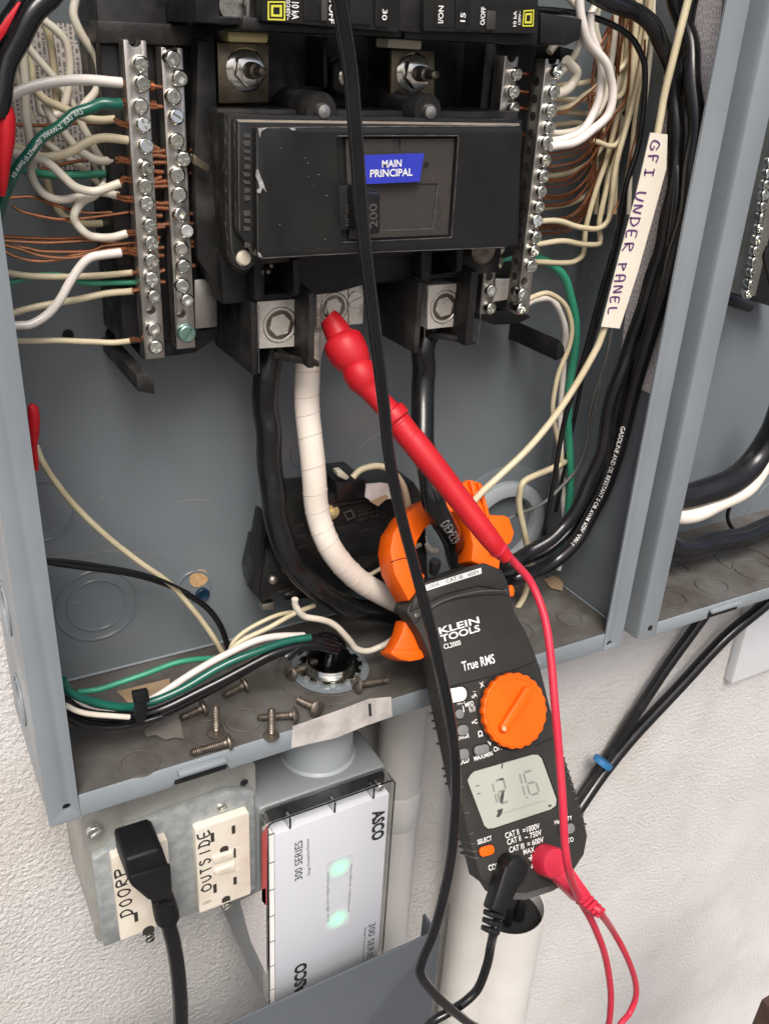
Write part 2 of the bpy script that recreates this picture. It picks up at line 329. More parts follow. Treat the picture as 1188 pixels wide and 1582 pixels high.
def tube_text(mb, path, r, s, s0, cap, ang=0, flip=False):
    """lettering wrapped on a cable"""
    vs, fs = glyphs(s, .005); sc_ = cap/.7; cum = [0]
    for i in range(1, len(path)): cum.append(cum[-1]+(path[i]-path[i-1]).length)
    out = []
    for x, y in vs:
        d = s0+(x*sc_ if not flip else -x*sc_); d = min(max(d, 0), cum[-1]-1e-6); i = 0
        while cum[i+1] < d: i += 1
        t = (path[i+1]-path[i]); p = path[i]+t*((d-cum[i])/max(t.length, 1e-9))
        tt = (path[min(i+2, len(path)-1)]-path[max(i-1, 0)]).normalized()
        nn = CAM-p; nn = (nn-tt*nn.dot(tt)).normalized(); b = nn.cross(tt)
        if flip: b = -b
        th = (y-.35)*sc_/r+ang; out.append(p+(nn*math.cos(th)+b*math.sin(th))*(r+.00012))
    mb.add(out, fs)
def path3(pts, n=7): return smooth_path([P(*p) for p in pts], n)
def pxr(p, wpx): return wpx/2*camz(p)/FL
ORD = ['first', 'second', 'third', 'fourth', 'fifth', 'sixth', 'seventh', 'eighth', 'ninth', 'tenth', 'eleventh', 'twelfth', 'thirteenth', 'fourteenth', 'fifteenth', 'sixteenth', 'lowest']
def wire(name, label, cat, group, pts, wpx, mat, n=10, strip=None, stripw=None):
    """an insulated wire traced through points (pixel, pixel, distance into the box); strip = bare copper end"""
    path = path3(pts); r = pxr(path[len(path)//2], wpx); jr = random.Random(label); j1, j2, j3 = (jr.uniform(.2, .5) for _ in range(3)); path = [p+V((math.sin(i*j1+j3*9), math.sin(i*j2*1.3), math.sin(i*j3+j1*7)))*r*.13 for i, p in enumerate(path)]; o = MB().tube(path, r, n).build(name, mat); tag(o, label, cat, group)
    if strip:
        q = path3(strip, 4)
        if stripw: k = stripw/wpx*r; mb = MB().tube(q, k, 7)
        else:
            mb = MB(); rnd = random.Random(label)
            for j in range(5):
                a = j*1.257; off = V((0, math.cos(a), math.sin(a)))*r*.55
                mb.tube([p+off*(1+.25*rnd.uniform(-1, 1)) for p in q], r*.3, 6)
        mb.build('copper_end', 'cu', o)
    return o, path, r
# ---------------------------------------------------------------- the wall
YB, ZB, ZL, X0, X1, XI0, XI1, ZT = .095, 1.2165, 1.2035, .0312, .3962, .0463, .3805, 1.74
wl = MB().box(-1.6, 2.2, .0985, .22, -.02, 2.7).build('stucco_wall', 'stucco'); tag(wl, 'off-white stucco wall with a rough painted texture behind the metal boxes', 'wall')
gm = pm('pale concrete', (.14, .135, .125), .8, 0, (.11, .10, .095), 3, .6, .2, 60); M['concrete'] = gm
gr = MB().box(-40, 40, -40, .3, -.2, 0).build('ground', 'concrete'); gr['kind'] = 'structure'
# ---------------------------------------------------------------- open service panel
panel = thing('electrical_panel', (.214, .0475, ZL), 'open grey metal electrical panel holding the main breaker and terminal bars', 'electrical panel')
def bx(nm, mat, *a, bev=.0004, par=panel, seg=2): return MB().box(*a).build(nm, mat, par, bev, seg)
fy = FY(YB-.0016)
bx('back_plate', 'inside', X0+.0016, X1-.0016, YB-.0016, YB, ZB, ZT, bev=0)
bx('side_wall', 'paint', X0, X0+.0015, .0012, YB, ZL+.004, ZT, bev=0)
bx('side_wall', 'inside', X1-.0016, X1-.0001, .0016, YB, ZL+.004, ZT, bev=0)
bx('top_plate', 'paint', X0, X1, .0002, YB, ZT, ZT+.0015, bev=0)
bt = MB(); c1 = PZ(512, 1033, ZB); hubx, huby = .2015, .0405
bt.plate(FZ(ZB-.0015), [(X0+.0016, .0016), (X1-.0018, .0016), (X1-.0018, YB-.0018), (X0+.0016, YB-.0018)], -.0003, .0015, [circ(hubx, huby, .0150, 32)])
bt.build('bottom_plate', 'dirty', panel)
f0 = FY(0)
def hole_plate(nm, outer, hs, mat='paint', h0=-.0016, h1=0, fr=f0, par=panel, bev=.0006):
    return MB().plate(fr, outer, h0, h1, hs).build(nm, mat, par, bev)
hl = f0.uv(103, 1247); hr = f0.uv(941, 994)
hole_plate('front_flange', rrect(X0, XI0-.0004, ZL-.001, ZT, .0012), [circ(hl[0], hl[1], .0021, 14)])
hole_plate('front_flange', rrect(XI1+.0004, X1, ZL-.001, ZT, .0012), [circ(hr[0], hr[1], .0021, 14)])
for h in (hl, hr): MB().rev((h[0], .004, h[1]), (0, -1, 0), [(.0026, 0), (.0026, .002)], 14).build('screw_hole', 'hole', panel)
# lower lip with its two latch notches
ta, tb = f0.uv(265, 1205)[0], f0.uv(355, 1175)[0]; tc_, td = f0.uv(806, 1040)[0], f0.uv(834, 1030)[0]
lip = [(XI0, ZL), (ta, ZL), (ta+.002, ZL+.0042), (tb-.002, ZL+.0042), (tb, ZL), (tc_, ZL), (tc_+.002, ZL+.0042), (td-.002, ZL+.0042), (td, ZL), (XI1, ZL), (XI1, ZB), (XI0, ZB)]
MB().plate(f0, lip, -.0015, 0).build('front_lip', 'paint', panel, .0004)
for a, b in ((ta, tb), (tc_, td)):
    MB().box(a+.003, b-.003, -.0045, -.0002, ZL+.0085, ZL+.0112).build('latch_tab', 'paint', panel, .0008)
    MB().box(a+.002, b-.002, .0005, .003, ZL+.0004, ZL+.008).build('latch_notch', 'hole', panel)
MB().pp(f0, [(452, 1123), (523, 1098), (571, 1080), (604, 1087-10), (606, 1107), (566, 1121), (520, 1140), (450, 1156)], .0001, .0004).build('masking_strip', 'paper', panel)
MB().pp(f0, [(569, 1088), (573, 1087), (574, 1106), (570, 1107)], .0004, .0006).build('masking_mark', 'ink', panel)
MB().tube([V((X0+.003, YB-.0022, ZB+.0012)), V((X1-.003, YB-.0022, ZB+.0012))], .0008, 6).build('back_fold', 'paint', panel)
MB().tube([V((X1-.0030, .004, ZB+.0007)), V((X1-.0030, YB-.003, ZB+.0007))], .0006, 6).build('side_fold', 'paint', panel)
# pressed knockouts: raised discs in the back and bottom sheets
def ko(fr, u, v, r, mat, par, rings=1, hh=.0008):
    for i in range(rings):
        rr = r*(1-.27*i); fo = [circ(u, v, rr, 40)]; ho = [circ(u, v, rr-.0015, 40)]
        MB().plate(fr, fo[0], .00005, hh*(1-.2*i), ho).build('knockout', mat, par, .00015, 1)
for px, py, r, k in ((150, 935, .0230, 2), (62, 790, .0180, 1), (300, 905, .0105, 1), (470, 700, .009, 1), (110, 905, .0430, 1)):
    u, v = fy.uv(px, py)
    if u-r > X0+.003: ko(fy, u, v, r, 'inside', panel, k)
fz = FZ(ZB)
for px, py, r, k in ((320, 1132, .0105, 1), (376, 1113, .0105, 1), (215, 1180, .0105, 1), (690, 1000, .0100, 1), (790, 975, .0150, 1), (880, 955, .009, 1)):
    u, v = fz.uv(px, py); ko(fz, u, v, r, 'dirty', panel, k)
ko(fz, hubx, huby, .0330, 'dirty', panel, 1); ko(fz, hubx, huby, .0255, 'dirty', panel, 1)
# side wall knockouts on the outside face seen at the far left
fx = FX(X0)
for z in (1.245, 1.30, 1.37): ko(fx, -.05, z, .014, 'paint', panel, 2)
# printed sheets glued inside
MB().pp(FY(YB-.0017), [(18, 30), (112, 36), (136, 130), (140, 262), (30, 262), (14, 180)], .0001, .0004).build('instruction_sheet', 'sheet', panel)
fxr = F((X1-.0017, 0, 0), (0, -1, 0), (0, 0, 1))
def side_sheet(nm, pix):
    pts = [PX(x, y, X1-.0018) for x, y in pix]; mb = MB(); mb.plate(F((X1-.0017, 0, 0), (0, 1, 0), (0, 0, -1)), [(p.y, -p.z) for p in pts], .0001, .0004); return mb.build(nm, 'sheet2', panel)
side_sheet('fine_print_sheet', [(1078, -20), (1118, -20), (1110, 60), (1062, 330), (1046, 450), (1022, 455), (1040, 330), (1066, 120)])
side_sheet('fine_print_sheet', [(1030, 80), (1062, 90), (1040, 330), (1016, 470), (985, 596), (955, 588), (968, 470), (1000, 330)])
side_sheet('fine_print_sheet', [(1014, 470), (1034, 440), (1005, 608), (988, 600)])
sr = random.Random(21); sc_m = MB()
for pts in ([(72, 862), (120, 857), (175, 851), (240, 856)], [(110, 985), (140, 988), (178, 975)], [(275, 775), (300, 772), (325, 774)], [(555, 690), (575, 676), (590, 668)], [(102, 1052), (150, 1040), (200, 1028)], [(560, 640), (566, 655)], [(420, 560), (424, 590)]):
    sc_m.tube(smooth_path([P(x, y, YB-.0017) for x, y in pts], 5), .00016, 5)
for k in range(46):
    p = P(sr.uniform(60, 860), sr.uniform(540, 1020), YB-.0017); r_ = sr.uniform(.0002, .0006); sc_m.add([p+V((r_*math.cos(a), -.0001, r_*math.sin(a)*sr.uniform(.5, 1.2))) for a in (0, 1.3, 2.4, 3.6, 5)], [[0, 1, 2, 3, 4]])
o = sc_m.build('scratches', 'dustbeige', panel); o['kind'] = 'stuff'
# plywood showing through a bolt hole with a blue plug below it
u, v = fy.uv(307, 893); MB().plate(fy, circ(u, v, .0058, 20), .0001, .0004).build('bolt_hole', 'cork', panel)
q = P(312, 917, YB-.002); pl = MB().rev(q, (0, -1, 0), [(.0042, 0), (.0042, .0018), (.0036, .0022), (.0022, .0014)], 16).build('wall_plug', 'teal'); tag(pl, 'small dark blue plastic plug just below the round plywood spot', 'wall plug')
for px, py in ((105, 517), (171, 515)):
    u, v = fy.uv(px, py); MB().plate(fy, circ(u, v, .0028, 14), .0001, .0004).build('bolt_hole', 'hole', panel)
# ---------------------------------------------------------------- neighbouring panel
XP = .4116; p2 = thing('electrical_panel', (.56, .0475, ZL-.002), 'second grey panel cropped by the photo edge beside the open one', 'electrical panel')
Y2 = .0952; xr = .80
MB().box(XP+.0016, xr, YB-.0016, YB, ZB-.004, ZT).build('back_plate', 'inside', p2)
MB().plate(F((0, 0, 0), (1, 0, 0), (0, 1, 0)), [(XP+.004, 0), (.4272, 0), (.4272, .0014), (XP+.0035, .0014), (XP+.0014, .0035), (XP+.0014, Y2), (XP, Y2), (XP, .004), (XP+.0012, .0012)], ZL-.001, ZT).build('side_wall', 'paint', p2, .0003)
hs = f0.uv(1004, 970); MB().rev((hs[0], .0002, hs[1]), (0, -1, 0), [(.0021, 0), (.0021, .0004)], 14).build('screw_hole', 'hole', p2)
MB().box(XP+.0016, xr, .0016, YB-.0018, ZB-.0055, ZB-.004).build('bottom_plate', 'dirty', p2)
MB().box(.4276, xr, .0002, .0014, ZL-.001, ZB-.004).build('front_lip', 'paint', p2, .0004)
a = f0.uv(1094, 946)[0]; b = f0.uv(1140, 930)[0]
MB().box(a, b, -.0035, 0, ZL+.0045, ZL+.0075).build('latch_tab', 'paint', p2, .0008); MB().box(a, b, -.0002, .0001, ZL-.0005, ZL+.0043).build('latch_notch', 'hole', p2)
fz2 = FZ(ZB-.004)
for px, py, r in ((1035, 925, .0125), (1100, 905, .0125), (1165, 880, .016), (1150, 865, .022), (1050, 880, .008)):
    u, v = fz2.uv(px, py); ko(fz2, u, v, r, 'dirty', p2)
u, v = fy.uv(1140, 735); ko(fy, u, v, .0145, 'inside', p2, 2)
u, v = fy.uv(1200, 800); ko(fy, u, v, .045, 'inside', p2, 1)
# ---------------------------------------------------------------- screws used on the terminal bars (shared meshes)
def cross(a, b): return [(a, b), (b, b), (b, a), (-b, a), (-b, b), (-a, b), (-a, -b), (-b, -b), (-b, -a), (b, -a), (b, -b), (a, -b)]
def head_mesh(kind, R=.0034, H=.0034):
    fr = F((0, 0, 0), (1, 0, 0), (0, 1, 0)); mb = MB(); T = R*.76
    mb.rev((0, 0, 0), (0, 0, 1), [(R, -.0008), (R, H*.52), (R*.975, H*.70), (R*.90, H*.88), (R*.82, H*.97), (T, H)], 22, False)
    if kind == 'slot': pk = [([(-T*.97, -R*.15), (T*.97, -R*.15), (T*.97, R*.15), (-T*.97, R*.15)], H-.0017)]
    elif kind == 'cross': pk = [(cross(R*.66, R*.20), H-.0024)]
    elif kind == 'square': pk = [([(-R*.42, -R*.42), (R*.42, -R*.42), (R*.42, R*.42), (-R*.42, R*.42)], H-.0024)]
    else: pk = [(cross(R*.70, R*.17), H-.0018)]
    mb.plate(fr, circ(0, 0, T, 22), -.0006, H, (), pk)
    o = mb.build('screw', 'zinc', None, 0, 2, 34, local=True); return o
heads = {k: head_mesh(k) for k in ('slot', 'cross', 'square', 'combo')}
big = {}
def bar(label, x0, x1, yf, yb, z0, z1, items, holes, sideholes, off=0, sc_=1.0, mat='alu', notch=False):
    t = thing('terminal_bar', ((x0+x1)/2, yf, z0), label, 'terminal bar', 'terminal bars beside the main breaker')
    fr = FY(yf); pk = []
    for px, py in holes: u, v = fr.uv(px, py); pk.append((circ(min(max(u, x0+.0028), x1-.0028), v, .0022, 16), -.006))
    out = [(x0, z0), (x1, z0), (x1, z1), (x0, z1)]
    if notch: c = (x0+x1)/2; out = [(x0, z0), (x1, z0), (x1, z1)] + [(c+.0026*math.cos(a), z1-.0026*math.sin(a)) for a in (0, .5, 1, 1.57, 2.1, 2.6, 3.14)] + [(x0, z1)]
    MB().plate(fr, out, yf-yb, 0, (), pk).build('bar', mat, t, .0005, 2)
    for i, (px, py, kd) in enumerate(items):
        p = P(px, py, yf-.001); p.y = yf; cx = min(max(p.x, x0+.0022), x1-.0012); p.x = p.x if off else cx
        ax = V((random.uniform(-.22, .22), -1, random.uniform(-.22, .22)))
        s = place(heads[kd], 'screw', p, ax, random.uniform(0, 3.14), t, sc_*random.uniform(.95, 1.05))
    for (py, r) in sideholes:      # wire holes through the side of the bar
        p = PX(0, 0, .1); z = py; MB().rev((x0-.0001, (yf+yb)/2, z), (-1, 0, 0), [(r, 0), (r, .0002)], 14).build('wire_hole', 'hole', t)
    return t
S = lambda l: [(x, y, k) for x, y, k in l]
bl_o = bar('outermost silver terminal bar on the side of the thick printed green wire', .1052, .1142, .045, .0535, 1.4175, 1.5475,
  S([(217, 97, 'combo'), (219, 128, 'cross'), (218, 163, 'cross'), (221, 193, 'combo'), (224, 226, 'combo'), (224, 257, 'cross'), (224, 285, 'cross'), (227, 313, 'combo'), (230, 345, 'combo'), (232, 374, 'combo'), (233, 401, 'cross'), (234, 430, 'combo'), (236, 456, 'square'), (237, 508, 'square'), (241, 535, 'cross')]), [(233, 478)], [], notch=True)
bl_i = bar('inner silver bar next to the main breaker with one green bonding screw', .1204, .1292, .046, .0545, 1.4205, 1.5455,
  S([(264, 89, 'square'), (276, 120, 'square'), (267, 149, 'square'), (271, 181, 'slot'), (272, 217, 'square'), (283, 243, 'combo'), (274, 268, 'combo'), (277, 299, 'slot'), (277, 331, 'square'), (288, 357, 'square'), (280, 382, 'square'), (282, 409, 'slot'), (281, 440, 'square'), (288, 463, 'square')]), [(279, 484)], [], notch=True)
M['greenscrew'] = pm('green plated screw', (.26, .40, .35), .3, .8, (.16, .3, .25), 200, .6)
p = P(287, 514, .0455); gs = head_mesh('slot', .0043, .003); gs.data.materials[0] = M['greenscrew']; s = place(gs, 'bonding_screw', p, (0, -1, .05), .9, bl_i)
bpy.data.objects.remove(gs)
zr = [(111, 'combo'), (141, 'combo'), (168, 'combo'), (195, 'combo'), (219, 'combo'), (246, 'combo'), (270, 'combo'), (295, 'combo'), (318, 'combo'), (341, 'combo'), (364, 'combo'), (387, 'combo'), (411, 'cross')]
br_o = bar('outermost silver terminal bar on the side of the copper ground fan', .3012, .3092, .030, .0395, 1.4262, 1.5490,
  S([(857-(y-111)*.125, y, k) for y, k in zr] + [(805, 452, 'square'), (802, 476, 'combo')]), [(809, 434)], [], off=1, notch=True)
for i in range(15):
    z = 1.539-i*.0078; MB().rev((.30115, .0352, z), (-1, 0, 0), [(.0021, 0), (.0021, .0002)], 12).build('wire_hole', 'hole', br_o)
br_i = bar('silver terminal bar mostly hidden under the black breaker cover', .2880, .2962, .045, .0535, 1.4235, 1.5492,
  S([(796, 114, 'combo'), (792, 140, 'combo'), (790, 166, 'combo'), (788, 188, 'combo'), (769, 382, 'combo'), (766, 405, 'combo'), (757, 448, 'square'), (755, 475, 'combo')]), [(756, 427)], [], notch=True)
qa = P(1134, 455, .060); qx = qa.x
b2 = bar('silver terminal bar seen inside the neighbouring panel', qx, qx+.0085, .050, .064, qa.z+.001, 1.62, S([(1155-(y-452)*.16, y, 'combo') for y in range(250, 460, 17)]), [], [], off=1, sc_=.92)
for k in range(16): MB().rev((qx+.0001, .0525, qa.z+.004+k*.0066), (-1, 0, 0), [(.0021, 0), (.0021, .0016), (.0012, .0022)], 10).build('screw_tip', 'zinc', b2)
for o in heads.values(): bpy.data.objects.remove(o)
p = P(1128, 462, .075); q = P(1158, 472, .055); rod = MB().tube([P(1115, 459, .07), P(1120, 460, .07), P(1150, 470, .07), P(1157, 473, .07), P(1160, 474, .07)], [.0042, .0046, .0046, .0042, .002], 14).build('mounting_post', 'cover'); tag(rod, 'short glossy black post under the bar in the neighbouring panel', 'mounting post')
bb = MB().pp(FY(.072), [(1175, 250), (1200, 250), (1215, 480), (1175, 468), (1155, 452)], -.015, 0).build('bus_base', 'black', None, .001); tag(bb, 'black plastic base at the edge of the neighbouring panel', 'bus base')
# ---------------------------------------------------------------- black bus base
base = thing('bus_base', (.21, .08, 1.42), 'black plastic base carrying the bus studs behind the main breaker', 'bus base')
def pb(nm, mat, Y, pix, dep, bev=.0008, par=base, ph=None, **k): return MB().pp(FY(Y), pix, -dep, 0, ph, **k).build(nm, mat, par, bev)
MB().box(.0985, .1355, .0565, YB-.002, 1.4215, 1.563).build('bar_rail', 'black', base, .001)
MB().box(.2840, .3150, .0560, YB-.002, 1.4225, 1.563).build('bar_rail', 'black', base, .001)
pb('base_plate', 'black', .075, [(300, 20), (860, 40), (850, 120), (790, 440), (345, 470), (330, 300)], .018)
pb('top_bracket', 'dusty', .052, [(150, 30), (312, 38), (330, 50), (330, 72), (150, 66)], .03)
pb('partition', 'dusty', .045, [(306, 60), (332, 62), (336, 170), (346, 380), (358, 440), (336, 448), (305, 400), (300, 250)], .04)
pb('side_bracket', 'black', .052, [(866, 70), (893, 78), (890, 98), (866, 92)], .03)
pb('foot', 'black', .058, [(245, 522), (335, 505), (338, 520), (302, 545), (222, 556), (215, 545)], .02)
pb('foot', 'black', .058, [(735, 480), (800, 478), (822, 490), (800, 500), (765, 502), (735, 492)], .02)
MB().pp(FY(.055), [(300, 432), (316, 430), (335, 440), (336, 505), (301, 508)], -.002, 0).build('bonding_strap', 'alu', base, .0006)
MB().pp(FY(.052), [(757, 430), (792, 430), (788, 462), (752, 468)], -.002, 0).build('bonding_strap', 'lug', base, .0006)
for k in range(5): 
    u = .2955+k*.0014; MB().box(u, u+.0007, .0508, .0519, 1.431, 1.4385).build('strap_rib', 'lug', base)
q = P(168, 540, .085); q2 = P(238, 598, .03)
MB().plate(F((0, .03, 0), (1, 0, 0), (0, 0, 1)), [(q2.x-.0075, q2.z-.001), (q2.x+.0002, q2.z-.0035), (q2.x+.0002, q2.z+.0025), (q2.x-.0015, q2.z+.006), (q2.x-.0075, q2.z+.0065)], -.062, 0).build('support_arm', 'dusty', base, .0006)
q2 = P(868, 545, .045); MB().plate(FY(.045), [(q2.x-.0035, q2.z-.0045), (q2.x+.001, q2.z-.003), (q2.x+.0022, q2.z+.0), (q2.x+.001, q2.z+.004), (q2.x-.0035, q2.z+.0085)], -.05, 0).build('support_arm', 'black', base, .0006)
# stud plates
def hexa(u, v, r): return circ(u, v, r, 6, .3)
for pix, nx, ny, tab, tm in (([(335, 64), (416, 68), (416, 158), (338, 160)], 383, 107, [(352, 47), (415, 50), (414, 66), (353, 64)], 'brass'), ([(605, 76), (672, 79), (671, 165), (603, 158)], 641, 112, [(600, 58), (652, 62), (651, 76), (599, 73)], 'cream')):
    pb('stud_plate', 'plate', .050, pix, .003); pb('bus_tab', tm, .046, tab, .012)
    u, v = FY(.050).uv(nx-4, ny); q = V((u, .050, v))
    MB().rev(q, (0, -1, 0), [(.0088, 0), (.0088, .0006), (.0076, .0014)], 28).build('washer', 'chrome', base)
    MB().plate(FY(.0486), hexa(u, v, .0068), 0, .0042).build('nut', 'chrome', base, .0005)
    MB().rev(V((u, .046, v)), (0, -1, 0), [(.0034, 0), (.0034, .0035), (.0029, .0038), (.0034, .0042), (.0029, .0048), (.0034, .0053), (.003, .009), (.0019, .0095), (.0019, .0165), (.001, .0172), (.001, .0165)], 16).build('stud', 'steel', base)
pb('stud_cover', 'dusty', .062, [(512, 98), (522, 86), (560, 88), (568, 100), (562, 140), (550, 150), (522, 148), (514, 135)], .01, .002)
u, v = FY(.062).uv(538, 118); MB().rev(V((u, .062, v)), (0, -1, 0), [(.0052, 0), (.0052, .0008), (.0044, .0012), (.0044, .0006)], 24).build('stud_ring', 'chrome', base)
MB().rev(V((u, .062, v)), (0, -1, 0), [(.0034, 0), (.0034, .001), (.0026, .0016)], 16).build('stud_end', 'cu', base)
for px in (506, 606): pb('rib', 'black', .055, [(px-7, 55), (px, 55), (px, 134), (px-6, 136)], .02, .0005)
# ---------------------------------------------------------------- main breaker
mb_ = thing('main_breaker', (.215, .03, 1.42), 'big black main breaker with a blue MAIN PRINCIPAL sticker', 'main breaker')
def mp(nm, mat, Y, pix, dep, bev=.0008, seg=2, **k): return MB().pp(FY(Y), pix, -dep, 0, None, **k).build(nm, mat, mb_, bev, seg)
def arcpx(cx, cy, r, a0, a1, n=8): return [(cx+r*math.cos(math.radians(a0+(a1-a0)*i/n)), cy+r*math.sin(math.radians(a0+(a1-a0)*i/n))) for i in range(n+1)]
mp('lower_body', 'black', .040, [(340, 392), (775, 376), (770, 420), (700, 428), (560, 440), (520, 452), (345, 470)], .04, holes=(), pock=[([(409, 402), (452, 400), (454, 452), (409, 455)], -.02), ([(668, 386), (706, 384), (702, 420), (666, 424)], -.02)])
mp('back_tier', 'dusty', .034, [(336, 168), (800, 172), (800, 380), (400, 408), (392, 416)] + arcpx(376, 398, 24, 60, 180, 6) + [(350, 385), (345, 330)], .03, .0012)
mp('middle_tier', 'cover', .022, [(352, 176), (806, 184), (800, 376), (398, 402)] + arcpx(376, 396, 21, 45, 180, 7) + [(353, 350)], .012, .0014)
mp('shoulder', 'cover', .015, [(366, 184), (802, 190), (795, 379), (396, 398), (384, 380), (368, 360)], .008, .0012)
fc = FY(.010)
rec = [(520, 209), (708, 209), (697, 366), (528, 374)]
MB().pp(fc, [(396, 197)] + [(795, 194), (806, 198), (808, 206)] + [(793, 372), (789, 379), (782, 382)] + [(404, 399), (399, 397), (398, 392)], -.0055, 0, None, pock=[(rec, -.0032)]).build('cover', 'cover', mb_, .0007, 2)
fr1 = FY(.0132)
win = [(545, 284), (676, 283), (668, 352), (550, 357)]
MB().pp(fr1, [(534, 214), (702, 213), (692, 362), (540, 369)], .0002, .0012, None, pock=[(win, .0004), ([(606, 214), (619, 214), (618, 240), (607, 240)], .0003)]).build('toggle_inset', 'brown', mb_, .0003, 1)
MB().pp(FY(.0128), win, .0001, .0002).build('toggle_slide', 'brown', mb_)
MB().pp(fc, [(522, 288), (558, 285), (556, 352), (524, 356)], -.0036, -.0006).build('toggle_well', 'hole', mb_, .0004)
MB().pp(FY(-.004), [(560, 294), (588, 299), (588, 360), (562, 362)], -.018, 0).build('handle', 'black', mb_, .001, 2)
MB().pp(FY(.0), [(555, 290), (566, 288), (584, 296), (562, 302)], -.014, 0).build('handle_shoulder', 'black', mb_, .0008)
mbt = MB(); text(mbt, FY(-.004), '200', (583, 351), (582, 313), .0038, bold=.02); mbt.build('raised_rating', 'emboss', mb_)
mbt = MB(); text(mbt, FY(.0118), 'O/OFF', (683, 352), (684, 300), .0022, h=.0003); mbt.build('raised_lettering', 'emboss', mb_); mbt = MB(); text(mbt, fc, 'I/ON', (540, 348), (541, 316), .0024, h=.0001); mbt.build('raised_lettering', 'emboss', mb_)
u, v = FY(.012).uv(658, 254); MB().rev(V((u, .01205, v)), (0, -1, 0), [(.0014, 0), (.0014, .0002)], 12).build('pin_hole', 'hole', mb_)
fs_ = F((0, .0095, 0), (1, 0, 0), (0, 0, 1))
MB().pp(fs_, [(561, 239), (655, 236), (648, 280), (560, 284)], 0, .0004).build('main_sticker', 'blue', mb_)
mbt = MB(); text(mbt, fs_, 'MAIN', (590, 258), (620, 256.5), .0029, h=.0006, bold=.02); mbt.build('lettering', 'print', mb_); mbt = MB(); text(mbt, fs_, 'PRINCIPAL', (571.5, 273), (637, 270.5), .0030, h=.0006, bold=.02); mbt.build('lettering', 'print', mb_)
# embossed column on the shoulder, paint chips, rivets
rnd = random.Random(3); mbt = MB(); fe = FY(.015)
for k in range(15):
    y = 205+k*12; 
    if rnd.random() < .85: mbt.pp(fe, [(377+rnd.uniform(-3, 1), y), (386, y+rnd.uniform(-1, 3)), (387, y+7), (378, y+rnd.uniform(4, 9))], .0001, .0005)
mbt.build('raised_column', 'emboss', mb_)
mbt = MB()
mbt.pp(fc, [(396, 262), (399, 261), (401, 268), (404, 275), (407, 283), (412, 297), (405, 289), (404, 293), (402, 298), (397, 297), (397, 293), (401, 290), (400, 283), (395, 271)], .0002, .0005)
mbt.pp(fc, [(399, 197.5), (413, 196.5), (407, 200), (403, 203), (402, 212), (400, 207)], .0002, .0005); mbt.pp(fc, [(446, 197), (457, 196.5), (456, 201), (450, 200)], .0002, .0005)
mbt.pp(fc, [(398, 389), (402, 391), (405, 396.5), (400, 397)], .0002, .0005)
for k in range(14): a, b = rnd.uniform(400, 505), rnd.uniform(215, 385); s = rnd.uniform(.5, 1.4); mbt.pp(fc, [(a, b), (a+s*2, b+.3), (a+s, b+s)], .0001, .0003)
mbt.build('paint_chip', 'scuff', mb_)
def edge(pts, Y, r=.00022): MB().tube([V((p.x, p.y, p.z)) for p in smooth_path([P(x, y, Y) for x, y in pts], 5)], r, 6).build('edge_highlight_dust', 'edgelight', mb_)  # thin pale strip painting the highlight and dust along a breaker edge
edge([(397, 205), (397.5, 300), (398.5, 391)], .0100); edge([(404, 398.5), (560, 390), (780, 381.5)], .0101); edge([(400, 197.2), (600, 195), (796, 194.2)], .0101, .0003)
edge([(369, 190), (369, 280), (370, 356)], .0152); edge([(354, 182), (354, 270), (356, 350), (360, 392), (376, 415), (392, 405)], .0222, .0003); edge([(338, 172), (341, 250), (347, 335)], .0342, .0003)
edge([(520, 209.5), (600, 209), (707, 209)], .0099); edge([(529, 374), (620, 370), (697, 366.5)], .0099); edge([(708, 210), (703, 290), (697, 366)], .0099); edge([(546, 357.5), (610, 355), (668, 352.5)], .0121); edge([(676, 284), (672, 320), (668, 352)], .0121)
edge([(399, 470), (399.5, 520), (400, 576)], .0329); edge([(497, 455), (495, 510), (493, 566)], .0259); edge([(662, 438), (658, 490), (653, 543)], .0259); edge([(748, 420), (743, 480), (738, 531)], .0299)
for px, py, Y, r in ((376, 398, .022, .0034),):
    u, v = FY(Y).uv(px, py); MB().rev(V((u, Y, v)), (0, -1, 0), [(r, 0), (r, .0008), (r*.75, .0018), (.0005, .0022)], 20).build('rivet', 'wwhite', mb_)
for px, py in ((497, 171), (661, 172)):
    u, v = FY(.024).uv(px, py); MB().rev(V((u, .06, v)), (0, -1, 0), [(.0075, 0), (.0075, .035), (.0068, .036)], 24).build('boss', 'dusty', mb_)
    MB().rev(V((u, .024, v)), (0, -1, 0), [(.0034, 0), (.0034, .0015), (.0027, .0027), (.0005, .0032)], 18).build('rivet', 'alu', mb_)
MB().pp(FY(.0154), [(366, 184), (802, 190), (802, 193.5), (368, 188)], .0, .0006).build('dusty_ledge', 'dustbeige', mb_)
u, v = FY(.034).uv(742, 384); MB().rev(V((u, .034, v)), (0, -1, 0), [(.0072, 0), (.0072, .003), (.006, .004), (.003, .0036)], 22).build('rivet', 'steel', mb_)
u, v = FY(.036).uv(410, 411); 
for k in range(6): a = k*1.05; MB().rev(V((u+.003*math.cos(a), .037, v+.003*math.sin(a))), (0, -1, 0), [(.0011, 0), (.0011, .001), (.0003, .0015)], 8).build('shakeproof_tooth', 'steel', mb_)
mp('cross_bar', 'black', .030, [(392, 400), (404, 400), (405, 462), (393, 464)], .03); mp('cross_bar', 'black', .030, [(452, 400), (464, 399), (464, 455), (454, 458)], .03)
mp('cross_bar', 'black', .030, [(650, 388), (664, 387), (663, 436), (651, 432)], .03); mp('cross_bar', 'black', .030, [(706, 384), (716, 383), (714, 418), (705, 420)], .03)
